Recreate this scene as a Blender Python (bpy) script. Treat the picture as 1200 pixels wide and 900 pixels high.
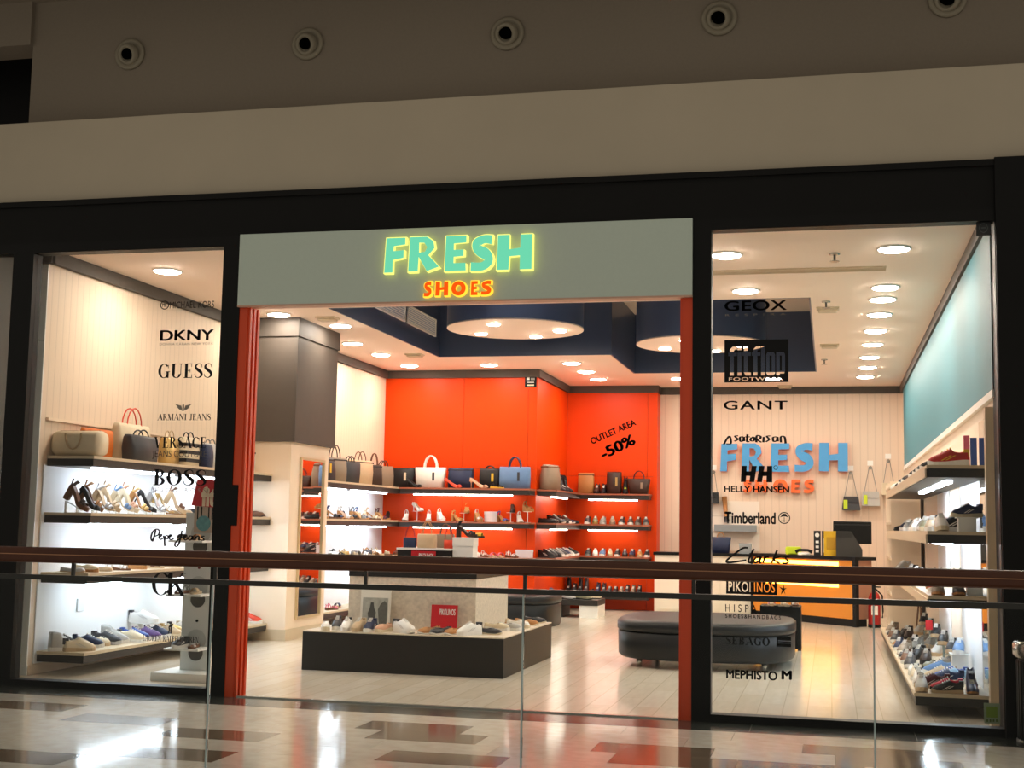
import bpy, math, random
from mathutils import Matrix, Vector
random.seed(7)
PI = math.pi
SC = bpy.context.scene
COL = SC.collection
for o in list(bpy.data.objects): bpy.data.objects.remove(o)

# ---------------------------------------------------------------- camera
F_PX = 1552.8; CAM = Vector((0.0, -10.668, 1.5))
_p, _y, _r = [math.radians(a) for a in (6.062, -13.5525, 1.0292)]
_cp, _sp, _cy, _sy, _cr, _sr = math.cos(_p), math.sin(_p), math.cos(_y), math.sin(_y), math.cos(_r), math.sin(_r)
_B = Matrix(((1, 0, 0), (0, 0, -1), (0, 1, 0)))
_RZ = Matrix(((_cy, -_sy, 0), (_sy, _cy, 0), (0, 0, 1)))
_RX = Matrix(((1, 0, 0), (0, _cp, -_sp), (0, _sp, _cp)))
_RR = Matrix(((_cr, -_sr, 0), (_sr, _cr, 0), (0, 0, 1)))
W2C = _RR @ _RX.transposed() @ _B @ _RZ
cd = bpy.data.cameras.new('camera'); cam = bpy.data.objects.new('camera', cd); COL.objects.link(cam)
cd.sensor_width = 36.0; cd.sensor_fit = 'HORIZONTAL'; cd.lens = F_PX / 1200 * 36; cd.clip_end = 200
_m = Matrix((W2C[0], -W2C[1], -W2C[2])).transposed().to_4x4(); _m.translation = CAM
cam.matrix_world = _m
SC.camera = cam
def hit(px, py, ax, val):
    """point where the sight line of a photo pixel meets the plane  coordinate[ax] = val"""
    d = W2C.transposed() @ Vector(((px - 600) / F_PX, (py - 450) / F_PX, 1))
    return CAM + d * ((val - CAM[ax]) / d[ax])

# ---------------------------------------------------------------- world, exposure
w = bpy.data.worlds.new('world'); SC.world = w; w.use_nodes = True
w.node_tree.nodes['Background'].inputs[0].default_value = (1.0, 0.91, 0.76, 1)
w.node_tree.nodes['Background'].inputs[1].default_value = 0.38
SC.view_settings.view_transform = 'Standard'; SC.view_settings.look = 'None'
SC.view_settings.exposure = 0.0; SC.view_settings.gamma = 1.0; SC.view_settings.use_curve_mapping = False
try:
    SC.cycles.max_bounces = 8; SC.cycles.caustics_reflective = False; SC.cycles.caustics_refractive = False
    SC.cycles.sample_clamp_indirect = 6.0; SC.cycles.transparent_max_bounces = 16; SC.cycles.use_denoising = True
except Exception: pass
DOWN = 138.0      # emission of a ceiling downlight
STRIP = 30.0      # emission of a shelf light strip

# ---------------------------------------------------------------- materials
def lin(c):
    if isinstance(c, str):
        c = [int(c[i:i + 2], 16) / 255 for i in (0, 2, 4)]
    return tuple((v / 12.92 if v <= .04045 else ((v + .055) / 1.055) ** 2.4) for v in c) + (1,)
MATS = {}
def mat(name, col, rough=.5, metal=0., spec=.5, noise=0., nscale=20., bump=0., emit=0., coat=0.):
    if name in MATS: return MATS[name]
    m = bpy.data.materials.new(name); m.use_nodes = True; nt = m.node_tree; b = nt.nodes['Principled BSDF']
    c = lin(col); b.inputs['Base Color'].default_value = c
    b.inputs['Roughness'].default_value = rough; b.inputs['Metallic'].default_value = metal
    b.inputs['Specular IOR Level'].default_value = spec; b.inputs['Coat Weight'].default_value = coat
    if emit:
        b.inputs['Emission Color'].default_value = c; b.inputs['Emission Strength'].default_value = emit
    if noise or bump:
        tc = nt.nodes.new('ShaderNodeTexCoord'); n = nt.nodes.new('ShaderNodeTexNoise')
        n.inputs['Scale'].default_value = nscale; n.inputs['Detail'].default_value = 4
        nt.links.new(tc.outputs['Object'], n.inputs['Vector'])
        if noise:
            mx = nt.nodes.new('ShaderNodeMix'); mx.data_type = 'RGBA'
            mx.inputs[6].default_value = tuple(max(0, v * (1 - noise)) for v in c[:3]) + (1,)
            mx.inputs[7].default_value = tuple(min(1, v * (1 + noise)) for v in c[:3]) + (1,)
            nt.links.new(n.outputs['Fac'], mx.inputs[0]); nt.links.new(mx.outputs[2], b.inputs['Base Color'])
        if bump:
            bp = nt.nodes.new('ShaderNodeBump'); bp.inputs['Strength'].default_value = bump
            bp.inputs['Distance'].default_value = .01
            nt.links.new(n.outputs['Fac'], bp.inputs['Height']); nt.links.new(bp.outputs[0], b.inputs['Normal'])
    MATS[name] = m
    return m
def emis(name, col, s):
    if name in MATS: return MATS[name]
    m = bpy.data.materials.new(name); m.use_nodes = True; nt = m.node_tree
    for n in list(nt.nodes): nt.nodes.remove(n)
    e = nt.nodes.new('ShaderNodeEmission'); o = nt.nodes.new('ShaderNodeOutputMaterial')
    e.inputs[0].default_value = lin(col); e.inputs[1].default_value = s
    nt.links.new(e.outputs[0], o.inputs[0]); MATS[name] = m
    return m
def glassmat(name, tint=(1, 1, 1), ior=1.35):
    m = bpy.data.materials.new(name); m.use_nodes = True; nt = m.node_tree
    for n in list(nt.nodes): nt.nodes.remove(n)
    t = nt.nodes.new('ShaderNodeBsdfTransparent'); g = nt.nodes.new('ShaderNodeBsdfGlossy'); f = nt.nodes.new('ShaderNodeFresnel')
    x = nt.nodes.new('ShaderNodeMixShader'); o = nt.nodes.new('ShaderNodeOutputMaterial')
    t.inputs[0].default_value = (*tint, 1); g.inputs['Roughness'].default_value = 0.01; f.inputs[0].default_value = ior
    nt.links.new(f.outputs[0], x.inputs[0]); nt.links.new(t.outputs[0], x.inputs[1]); nt.links.new(g.outputs[0], x.inputs[2])
    nt.links.new(x.outputs[0], o.inputs[0]); MATS[name] = m
    return m
def ribbed(name, col, axis, pitch, depth=.35, dark=.88, rough=.55):
    """panelling with fine vertical grooves (relief and a slightly darker groove), repeating along one axis"""
    m = mat(name, col, rough); nt = m.node_tree; b = nt.nodes['Principled BSDF']
    tc = nt.nodes.new('ShaderNodeTexCoord'); s = nt.nodes.new('ShaderNodeSeparateXYZ')
    mu = nt.nodes.new('ShaderNodeMath'); mu.operation = 'MULTIPLY'; mu.inputs[1].default_value = 1 / pitch
    fr = nt.nodes.new('ShaderNodeMath'); fr.operation = 'FRACT'
    lt = nt.nodes.new('ShaderNodeMath'); lt.operation = 'GREATER_THAN'; lt.inputs[1].default_value = .12
    nt.links.new(tc.outputs['Object'], s.inputs[0]); nt.links.new(s.outputs[axis], mu.inputs[0])
    nt.links.new(mu.outputs[0], fr.inputs[0]); nt.links.new(fr.outputs[0], lt.inputs[0])
    mx = nt.nodes.new('ShaderNodeMix'); mx.data_type = 'RGBA'; c = lin(col)
    mx.inputs[6].default_value = tuple(v * dark for v in c[:3]) + (1,); mx.inputs[7].default_value = c
    nt.links.new(lt.outputs[0], mx.inputs[0]); nt.links.new(mx.outputs[2], b.inputs['Base Color'])
    bp = nt.nodes.new('ShaderNodeBump'); bp.inputs['Strength'].default_value = depth; bp.inputs['Distance'].default_value = .004
    nt.links.new(lt.outputs[0], bp.inputs['Height']); nt.links.new(bp.outputs[0], b.inputs['Normal'])
    return m
M_black = mat('black_metal', '0b0b0b', .45, 0, .2)
M_lintel = mat('black_lintel', '151515', .6, 0, .15, noise=.15, nscale=3)
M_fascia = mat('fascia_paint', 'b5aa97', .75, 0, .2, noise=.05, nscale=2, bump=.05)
M_bulk = mat('bulkhead_shaded', '877d70', .85, 0, .1, noise=.06, nscale=40, bump=.1)  # grey-brown taken darker to carry the shade of the recessed wall
M_cream = mat('cream_paint', 'f0dcc4', .6, 0, .3, noise=.02, nscale=1.5)
M_creamx = ribbed('cream_ribbed_along_wall', 'ead6be', 1, .11)
M_creamy = ribbed('cream_ribbed_back', 'e2cdb8', 0, .13)
M_ceil = mat('ceiling_paint', 'fae6d6', .7, 0, .2, noise=.015, nscale=1)
M_crown = mat('crown_grey', '4a443e', .6, 0, .3, noise=.06, nscale=6)
M_column = mat('column_grey', '4d463f', .6, 0, .3, noise=.08, nscale=8)
M_orange = mat('orange_laminate', 'd84000', .42, 0, .2, noise=.03, nscale=.8)
M_jamb = mat('orange_jamb', 'd84410', .35, 0, .5, noise=.04, nscale=3)
M_blue = ribbed('blue_ribbed', '37808f', 1, .12)
M_navy = mat('navy_satin', '39455f', .35, 0, .5, noise=.06, nscale=2)
M_shelf = mat('shelf_dark_edge', '2b2724', .45, 0, .4, noise=.1, nscale=10)
M_shelfg = mat('shelf_grey_edge', '5b5650', .5, 0, .4, noise=.1, nscale=10)
M_shelft = mat('shelf_beige_top', 'cdbb9f', .45, 0, .4, noise=.05, nscale=6)
M_white = mat('white_lacquer', 'f2f2ee', .35, 0, .5, noise=.01, nscale=2)
M_panel = mat('white_back_panel', 'eef1f4', .45, 0, .4, noise=.01, nscale=2)
M_sign = mat('sign_panel_grey', 'c2d0c6', .5, 0, .35, noise=.03, nscale=30)
M_steel = mat('steel', 'b8b4ac', .25, 1., .5, noise=.05, nscale=12)
M_bar = mat('dark_channel', '3a3a38', .35, .8, .5, noise=.08, nscale=12)
M_mirror = mat('mirror_glass', 'f4f4f2', .02, 1.)
M_leather = mat('charcoal_leather', '15171a', .42, 0, .35, noise=.1, nscale=9, bump=.15)
M_podium = mat('podium_black', '1b1916', .5, 0, .4, noise=.1, nscale=6)
M_stone = mat('speckled_block', 'd6cab8', .7, 0, .3, noise=.3, nscale=30, bump=.1)
M_glass = glassmat('window_glass', (.98, .985, .98), 1.2)
M_rail_glass = glassmat('balustrade_glass', (.95, .97, .965), 1.15)
M_edge = mat('glass_edge', '9fb0b0', .15, 0, .6, noise=.05, nscale=30)
M_ink = mat('black_vinyl', '0c0c0e', .5, 0, .2)
M_inkg = mat('grey_vinyl', '8a8378', .6, 0, .2)
M_lamp = emis('lamp_diffuser', 'fff1e0', DOWN)
M_strip = emis('cool_strip', 'e4f1ff', STRIP)
M_stripw = emis('warm_strip', 'fff0dc', STRIP * .55)
# dark polished rail wood
M_wood = mat('rail_wood', '4a2410', .4, 0, .35, noise=.25, nscale=14)

def floor_material():
    m = mat('shop_floor', 'cdbfa9', .16, 0, .5); nt = m.node_tree; b = nt.nodes['Principled BSDF']
    tc = nt.nodes.new('ShaderNodeTexCoord'); mp = nt.nodes.new('ShaderNodeMapping')
    mp.inputs['Rotation'].default_value = (0, 0, math.radians(90))
    br = nt.nodes.new('ShaderNodeTexBrick')
    br.inputs['Color1'].default_value = lin('efe4d2'); br.inputs['Color2'].default_value = lin('e6d9c4')
    br.inputs['Mortar'].default_value = lin('d2c4ae'); br.inputs['Scale'].default_value = 1
    br.inputs['Mortar Size'].default_value = .004; br.inputs['Brick Width'].default_value = 1.2; br.inputs['Row Height'].default_value = .2
    n = nt.nodes.new('ShaderNodeTexNoise'); n.inputs['Scale'].default_value = 3; n.inputs['Detail'].default_value = 6
    mp2 = nt.nodes.new('ShaderNodeMapping'); mp2.inputs['Scale'].default_value = (6, 1, 1)
    mx = nt.nodes.new('ShaderNodeMix'); mx.data_type = 'RGBA'; mx.blend_type = 'MULTIPLY'; mx.inputs[0].default_value = .22
    nt.links.new(tc.outputs['Object'], mp.inputs[0]); nt.links.new(mp.outputs[0], br.inputs[0])
    nt.links.new(tc.outputs['Object'], mp2.inputs[0]); nt.links.new(mp2.outputs[0], n.inputs[0])
    nt.links.new(br.outputs[0], mx.inputs[6]); nt.links.new(n.outputs['Fac'], mx.inputs[7]); nt.links.new(mx.outputs[2], b.inputs['Base Color'])
    b.inputs['Base Color'].default_value = lin('cdbfa9')
    return m
M_floor = floor_material()
def marble(name, c1, c2, rough=.1):
    m = mat(name, c1, rough, 0, .55); nt = m.node_tree; b = nt.nodes['Principled BSDF']
    tc = nt.nodes.new('ShaderNodeTexCoord'); n = nt.nodes.new('ShaderNodeTexNoise'); n.inputs['Scale'].default_value = 7; n.inputs['Detail'].default_value = 8
    r = nt.nodes.new('ShaderNodeValToRGB'); r.color_ramp.elements[0].position = .35; r.color_ramp.elements[1].position = .65
    r.color_ramp.elements[0].color = lin(c1); r.color_ramp.elements[1].color = lin(c2)
    nt.links.new(tc.outputs['Object'], n.inputs[0]); nt.links.new(n.outputs['Fac'], r.inputs[0]); nt.links.new(r.outputs[0], b.inputs['Base Color'])
    return m
M_tile = marble('cream_marble', 'ece4d8', 'e0d5c5')
M_tileb = marble('brown_marble', '8d7a68', '766250')
M_granite = marble('grey_granite', '4d4f49', '3a3c38', .14)

# ---------------------------------------------------------------- mesh helpers
class MB:
    def __init__(s): s.v = []; s.f = []; s.sm = []
    def add(s, v, f, smooth=False):
        o = len(s.v); s.v += [tuple(p) for p in v]; s.f += [[i + o for i in q] for q in f]; s.sm += [smooth] * len(f); return s
    def box(s, x0, x1, y0, y1, z0, z1, bev=0.):
        x0, x1 = min(x0, x1), max(x0, x1); y0, y1 = min(y0, y1), max(y0, y1); z0, z1 = min(z0, z1), max(z0, z1)
        if bev <= 0:
            v = [(x, y, z) for z in (z0, z1) for y in (y0, y1) for x in (x0, x1)]
            return s.add(v, [(0, 2, 3, 1), (4, 5, 7, 6), (0, 1, 5, 4), (2, 6, 7, 3), (0, 4, 6, 2), (1, 3, 7, 5)])
        b = min(bev, (x1 - x0) * .45, (y1 - y0) * .45, (z1 - z0) * .45)
        v = []; rings = ((z0, b), (z0 + b, 0), (z1 - b, 0), (z1, b))
        for z, i in rings:
            xa, xb, ya, yb = x0 + i, x1 - i, y0 + i, y1 - i
            c = b if i == 0 else b * .3
            v += [(xa + c, ya, z), (xb - c, ya, z), (xb, ya + c, z), (xb, yb - c, z), (xb - c, yb, z), (xa + c, yb, z), (xa, yb - c, z), (xa, ya + c, z)]
        f = [tuple(reversed(range(8))), tuple(range(24, 32))]
        for k in range(3):
            for i in range(8):
                j = (i + 1) % 8; f.append((k * 8 + i, k * 8 + j, k * 8 + 8 + j, k * 8 + 8 + i))
        return s.add(v, f)
    def lathe(s, prof, c=(0, 0, 0), n=20, axis=2, cap=True, smooth=True):
        v = []
        for r, h in prof:
            for i in range(n):
                a = 2 * PI * i / n; p = (r * math.cos(a), r * math.sin(a), h)
                if axis == 1: p = (p[0], p[2], -p[1])
                if axis == 0: p = (p[2], p[0], p[1])
                v.append((c[0] + p[0], c[1] + p[1], c[2] + p[2]))
        f = []
        for k in range(len(prof) - 1):
            for i in range(n):
                j = (i + 1) % n; f.append((k * n + i, k * n + j, k * n + n + j, k * n + n + i))
        s.add(v, f, smooth)
        if cap:
            o = len(s.v) - len(v); e = len(prof) - 1
            s.f += [[o + i for i in reversed(range(n))], [o + e * n + i for i in range(n)]]; s.sm += [False, False]
        return s
    def tube(s, pts, r, n=6, cap=True):
        pts = [Vector(p) for p in pts]; v = []; up = Vector((0, 0, 1))
        for i, p in enumerate(pts):
            t = (pts[min(i + 1, len(pts) - 1)] - pts[max(i - 1, 0)]).normalized()
            a = t.cross(up)
            if a.length < .05: a = t.cross(Vector((1, 0, 0)))
            a.normalize(); b = t.cross(a); rr = r[i] if isinstance(r, (list, tuple)) else r
            v += [p + a * (rr * math.cos(2 * PI * k / n)) + b * (rr * math.sin(2 * PI * k / n)) for k in range(n)]
        f = [(i * n + k, i * n + (k + 1) % n, i * n + n + (k + 1) % n, i * n + n + k) for i in range(len(pts) - 1) for k in range(n)]
        s.add(v, f, True)
        if cap:
            o = len(s.v) - len(v); e = (len(pts) - 1) * n
            s.f += [[o + i for i in range(n)], [o + e + i for i in reversed(range(n))]]; s.sm += [False, False]
        return s
    def prism(s, poly, a, b, axis=2):
        """polygon extruded from a to b along axis (poly given in the two other axes)"""
        def P(u, w, h): return (u, w, h) if axis == 2 else ((u, h, w) if axis == 1 else (h, u, w))
        n = len(poly); v = [P(*p, a) for p in poly] + [P(*p, b) for p in poly]
        f = [tuple(range(n)), tuple(reversed(range(n, 2 * n)))] + [(i, n + i, n + (i + 1) % n, (i + 1) % n) for i in range(n)]
        return s.add(v, f)
    def mesh(s, name):
        me = bpy.data.meshes.new(name); me.from_pydata(s.v, [], s.f); me.polygons.foreach_set('use_smooth', s.sm); me.update()
        return me
def link(name, me, m=None, parent=None, loc=None, rot=None):
    o = bpy.data.objects.new(name, me); COL.objects.link(o)
    if m is not None:
        if len(me.materials) == 0: me.materials.append(None)
        o.material_slots[0].link = 'OBJECT'; o.material_slots[0].material = m
    if parent: o.parent = parent
    if loc is not None: o.location = loc
    if rot is not None: o.rotation_euler = rot
    return o
def tag(o, label, cat=None, group=None, kind=None):
    o['label'] = label
    if cat: o['category'] = cat
    if group: o['group'] = group
    if kind: o['kind'] = kind
    return o
def part(name, mb, m, parent, label=None, loc=None, rot=None):
    o = link(name, mb.mesh(name), m, parent, loc, rot)
    if label: o['label'] = label
    return o
def thing(name, label, cat, loc=(0, 0, 0), rz=0., group=None):
    o = bpy.data.objects.new(name, None); COL.objects.link(o); o.location = loc; o.rotation_euler = (0, 0, rz); o.empty_display_size = .05
    return tag(o, label, cat, group)
def solo(name, mb, m, label, cat, group=None):
    return tag(link(name, mb.mesh(name), m), label, cat, group)
def struct(name, mb, m, label, cat='wall'):
    return tag(link(name, mb.mesh(name), m), label, cat, None, 'structure')
def sempty(name, label, cat):
    return tag(thing(name, label, cat), label, cat, None, 'structure')
def box(*a, **k): return MB().box(*a, **k)

# ---------------------------------------------------------------- lettering helpers
def catmull(pts, n=6):
    out = []
    for i in range(len(pts) - 1):
        p0 = pts[max(i - 1, 0)]; p1 = pts[i]; p2 = pts[i + 1]; p3 = pts[min(i + 2, len(pts) - 1)]
        for k in range(n):
            t = k / n
            out.append(tuple(.5 * (2 * p1[j] + (p2[j] - p0[j]) * t + (2 * p0[j] - 5 * p1[j] + 4 * p2[j] - p3[j]) * t * t + (3 * p1[j] - p0[j] - 3 * p2[j] + p3[j]) * t ** 3) for j in range(len(p1))))
    return out + [tuple(pts[-1])]
def ribbon(pts, w):
    """flat stroke: returns quads; pts (x, y) or (x, y, width)"""
    q = []; L = []
    for i, p in enumerate(pts):
        a = pts[max(i - 1, 0)]; b = pts[min(i + 1, len(pts) - 1)]
        dx, dy = b[0] - a[0], b[1] - a[1]; l = math.hypot(dx, dy) or 1; ww = (p[2] if len(p) > 2 else w) / 2
        L.append(((p[0] - dy / l * ww, p[1] + dx / l * ww), (p[0] + dy / l * ww, p[1] - dx / l * ww)))
    for a, b in zip(L, L[1:]): q.append([a[0], b[0], b[1], a[1]])
    return q
def ribbon_loop(pts, w):
    q = ribbon(pts, w); left = [a[0] for a in q] + [q[-1][1]]; right = [a[3] for a in q] + [q[-1][2]]
    return left + right[::-1]
def arcq(cx, cy, rx, ry, a0, a1, tx, ty, n=14):
    q = []
    for i in range(n):
        A = [math.radians(a0 + (a1 - a0) * (i + k) / n) for k in (0, 1)]
        q.append([(cx + rx * math.cos(A[0]), cy + ry * math.sin(A[0])), (cx + rx * math.cos(A[1]), cy + ry * math.sin(A[1])),
                  (cx + (rx - tx) * math.cos(A[1]), cy + (ry - ty) * math.sin(A[1])), (cx + (rx - tx) * math.cos(A[0]), cy + (ry - ty) * math.sin(A[0]))])
    return q
def rq(x0, x1, y0, y1): return [[(x0, y0), (x1, y0), (x1, y1), (x0, y1)]]
def dq(x0, y0, x1, y1, t): return [[(x0 - t / 2, y0), (x0 + t / 2, y0), (x1 + t / 2, y1), (x1 - t / 2, y1)]]
def serif_glyph(c, T=.2, h=.045):
    s = lambda x, y, k=.13: rq(x - k, x + k, y, y + h) if y < .5 else rq(x - k, x + k, y - h, y)
    S2 = catmull([(.56, .72, .03), (.52, .9, .05), (.34, .975, .05), (.14, .86, .13), (.14, .68, .17), (.33, .53, .21), (.52, .36, .19), (.54, .16, .14), (.34, .025, .05), (.12, .1, .05), (.06, .29, .03)])
    G = {
        'A': (.86, dq(.1, 0, .43, 1, .05) + dq(.76, 0, .43, 1, T) + rq(.2, .62, .3, .3 + h) + s(.1, 0) + s(.76, 0, .16)),
        'B': (.7, rq(.1, .1 + T, 0, 1) + arcq(.3, .75, .3, .25, -90, 90, .17, h) + arcq(.3, .26, .36, .26, -90, 90, .19, h) + rq(.02, .3, 0, h) + rq(.02, .3, 1 - h, 1)),
        'C': (.76, arcq(.42, .5, .42, .5, 40, 320, T, h, 24) + rq(.7, .74, .66, .92) + rq(.7, .74, .1, .25)),
        'D': (.8, rq(.1, .1 + T, 0, 1) + arcq(.32, .5, .44, .5, -90, 90, T, h, 20) + rq(.02, .34, 0, h) + rq(.02, .34, 1 - h, 1)),
        'E': (.68, rq(.1, .1 + T, 0, 1) + rq(.02, .62, 0, h) + rq(.02, .6, 1 - h, 1) + rq(.2, .48, .49, .49 + h) + rq(.57, .61, 0, .25) + rq(.55, .59, .76, 1) + rq(.45, .49, .38, .64)),
        'G': (.84, arcq(.42, .5, .42, .5, 40, 330, T, h, 24) + rq(.6, .6 + T * .8, .02, .42) + s(.68, .42 + .5, .0) + rq(.52, .84, .42, .42 + h) + rq(.7, .74, .68, .92)),
        'H': (.86, rq(.1, .1 + T, 0, 1) + rq(.58, .58 + T, 0, 1) + rq(.2, .6, .49, .49 + h) + s(.2, 0, .18) + s(.68, 0, .18) + s(.2, 1, .18) + s(.68, 1, .18)),
        'I': (.4, rq(.1, .1 + T, 0, 1) + s(.2, 0, .18) + s(.2, 1, .18)),
        'J': (.5, rq(.22, .22 + T, .12, 1) + arcq(.2, .14, .22, .16, -170, 0, .2, h) + s(.32, 1, .17)),
        'K': (.88, rq(.1, .1 + T, 0, 1) + dq(.27, .36, .72, 1, .06) + dq(.76, 0, .42, .56, T) + s(.2, 0, .18) + s(.2, 1, .18) + s(.76, 0, .16) + s(.72, 1, .13)),
        'L': (.66, rq(.1, .1 + T, 0, 1) + rq(.02, .6, 0, h) + s(.2, 1, .18) + rq(.56, .6, 0, .28)),
        'M': (1.05, rq(.1, .15, 0, 1) + dq(.5, 0, .18, 1, T) + dq(.5, 0, .86, 1, .05) + rq(.76, .76 + T, 0, 1) + s(.12, 0) + s(.86, 0, .18) + s(.12, 1) + s(.86, 1, .18)),
        'N': (.88, rq(.1, .15, 0, 1) + dq(.74, 0, .16, 1, T) + rq(.74, .79, 0, 1) + s(.12, 0) + s(.12, 1) + s(.77, 1)),
        'O': (.84, arcq(.42, .5, .42, .5, 0, 360, T, h, 30)),
        'P': (.68, rq(.1, .1 + T, 0, 1) + arcq(.3, .73, .34, .27, -90, 90, .18, h) + s(.2, 0, .18) + rq(.02, .3, 1 - h, 1)),
        'R': (.82, rq(.1, .1 + T, 0, 1) + arcq(.3, .74, .32, .26, -90, 90, .18, h) + dq(.68, 0, .42, .5, T) + s(.2, 0, .18) + rq(.02, .3, 1 - h, 1) + s(.72, 0, .12)),
        'S': (.62, ribbon(S2, .1)),
        'T': (.76, rq(.28, .28 + T, 0, 1) + rq(.02, .74, 1 - h, 1) + rq(.02, .06, .74, 1) + rq(.7, .74, .74, 1) + s(.38, 0, .18)),
        'U': (.86, rq(.1, .1 + T, .24, 1) + arcq(.42, .28, .32, .28, 180, 360, .16, h) + rq(.7, .75, .26, 1) + s(.2, 1, .18) + s(.72, 1)),
        'V': (.82, dq(.4, 0, .12, 1, T) + dq(.42, 0, .72, 1, .05) + s(.12, 1, .17) + s(.72, 1)),
        ' ': (.4, []),
    }
    return G[c]
def serif_quads(txt, track=.06, T=.2, h=.045):
    x = 0; q = []
    for c in txt:
        w_, g = serif_glyph(c, T, h); q += [[(p[0] + x, p[1]) for p in f] for f in g]; x += w_ + track
    return q
def quads_mb(quads, bx, y, fit=True):
    """flat polygons fitted into the upright box bx = (x0, x1, z0, z1) on the plane Y = y"""
    xs = [p[0] for q in quads for p in q]; ys = [p[1] for q in quads for p in q]
    x0, x1, y0, y1 = min(xs), max(xs), min(ys), max(ys); mb = MB()
    for q in quads:
        mb.add([(bx[0] + (p[0] - x0) / (x1 - x0) * (bx[1] - bx[0]), y, bx[2] + (p[1] - y0) / (y1 - y0) * (bx[3] - bx[2])) for p in q], [tuple(range(len(q)))])
    return mb
def curve_mesh(loops=None, text=None, offset=0., extrude=0., spacing=1., res=6, shear=0.):
    """2-D filled outline (even-odd) or text, as mesh data"""
    if text is not None:
        c = bpy.data.curves.new('t', 'FONT'); c.body = text; c.space_character = spacing; c.shear = shear
    else:
        c = bpy.data.curves.new('c', 'CURVE'); c.dimensions = '2D'; c.fill_mode = 'BOTH'
        for l in loops:
            s = c.splines.new('POLY'); s.points.add(len(l) - 1); s.use_cyclic_u = True
            for p, q in zip(s.points, l): p.co = (q[0], q[1], 0, 1)
    c.offset = offset; c.extrude = extrude; c.resolution_u = res
    o = bpy.data.objects.new('t', c); COL.objects.link(o); bpy.context.view_layer.update()
    me = bpy.data.meshes.new_from_object(o.evaluated_get(bpy.context.evaluated_depsgraph_get()))
    bpy.data.objects.remove(o); bpy.data.curves.remove(c); me.materials.clear()
    return me
def bolden(me, d):
    if d <= 0: return me
    v0 = [v.co.copy() for v in me.vertices]; f0 = [list(p.vertices) for p in me.polygons]; n = len(v0); v = []; f = []
    for k, (dx, dy) in enumerate(((-d, 0), (d, 0), (0, d * .7), (0, -d * .7), (-d * .5, 0), (d * .5, 0))):
        v += [(c.x + dx, c.y + dy, c.z) for c in v0]; f += [[i + k * n for i in p] for p in f0]
    m2 = bpy.data.meshes.new('bold'); m2.from_pydata(v, [], f); m2.update(); return m2
def fit_mesh(me, bx, y, depth=None):
    """stand a flat mesh up in the box bx on plane Y = y (z of the mesh becomes -Y depth)"""
    xs = [v.co.x for v in me.vertices]; ys = [v.co.y for v in me.vertices]
    x0, x1, y0, y1 = min(xs), max(xs), min(ys), max(ys)
    for v in me.vertices:
        c = v.co.copy(); v.co = (bx[0] + (c.x - x0) / (x1 - x0) * (bx[1] - bx[0]), y - c.z, bx[2] + (c.y - y0) / (y1 - y0) * (bx[3] - bx[2]))
    me.update(); return me
def pbox(px0, px1, py0, py1, Y):
    """photo box (left, right, top, bottom) on the plane Y -> (x0, x1, z0, z1)"""
    mx, my = (px0 + px1) / 2, (py0 + py1) / 2
    return (hit(px0, my, 1, Y).x, hit(px1, my, 1, Y).x, hit(mx, py1, 1, Y).z, hit(mx, py0, 1, Y).z)

# ================================================================ THE SETTING
ORD = ('first', 'second', 'third', 'fourth', 'fifth', 'sixth', 'seventh', 'eighth', 'ninth', 'tenth', 'eleventh', 'twelfth', 'thirteenth', 'fourteenth', 'fifteenth', 'sixteenth', 'seventeenth', 'eighteenth', 'nineteenth', 'twentieth') + tuple('twenty-' + s for s in ('first', 'second', 'third', 'fourth', 'fifth', 'sixth', 'seventh', 'eighth', 'ninth'))
XL, XR, ZC = -7.42, 1.27, 4.09
YO, YF, YB = 10.85, 13.5, 13.9          # wide orange wall, outlet wall, cream back wall
XS = -4.75                               # step between the two orange walls
# shop floor and mall floor
struct('floor', box(-7.55, XR + .1, 0.0, YB + .1, -.12, 0), M_floor, 'beige plank-look polished shop floor', 'floor')
mall = sempty('floor_mall', 'polished mall walkway of cream and brown stone tiles', 'floor')
part('slab', box(-11, 4, -3.95, -.001, -.3, -.006), mat('joint_grey', '8f8676', .6), mall)
TW, TD = .8, .4
BROWN = {0: (-1.9, 2.3), 1: (-3.0, -6.33, -.2), 2: (-2.78, -1.3, -5.38, .8), 3: (-1.0, -4.3, -.2), 4: (-2.43,), 5: (-4.15,), 6: (-5.0,)}
tile_me = box(.0015, TW - .0015, .0015, TD - .0015, -.02, 0).mesh('tile')
for r in range(8):
    bx_ = BROWN.get(r, ()); ph0 = ((bx_[0] - TW / 2 + 11) % TW) if bx_ else .2
    hit_ = set(round((x - TW / 2 + 11 - ph0) / TW) for x in bx_) if r else set()
    for i in range(-1, 18):
        link('tile', tile_me, M_tileb if i in hit_ else M_tile, mall, (-11 + ph0 + i * TW, -.5 - (r + 1) * TD, 0))
g_me = box(.0015, 1.1985, -.4985, -.0015, -.02, .001).mesh('granite_slab')
for i in range(10):
    link('granite_slab', g_me, M_granite, mall, (-9 + i * 1.2, 0, 0))
struct('trim_threshold', box(-5.03, -1.07, -.03, .02, -.01, .012), M_steel, 'thin steel threshold strip across the shop doorway', 'threshold')

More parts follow.
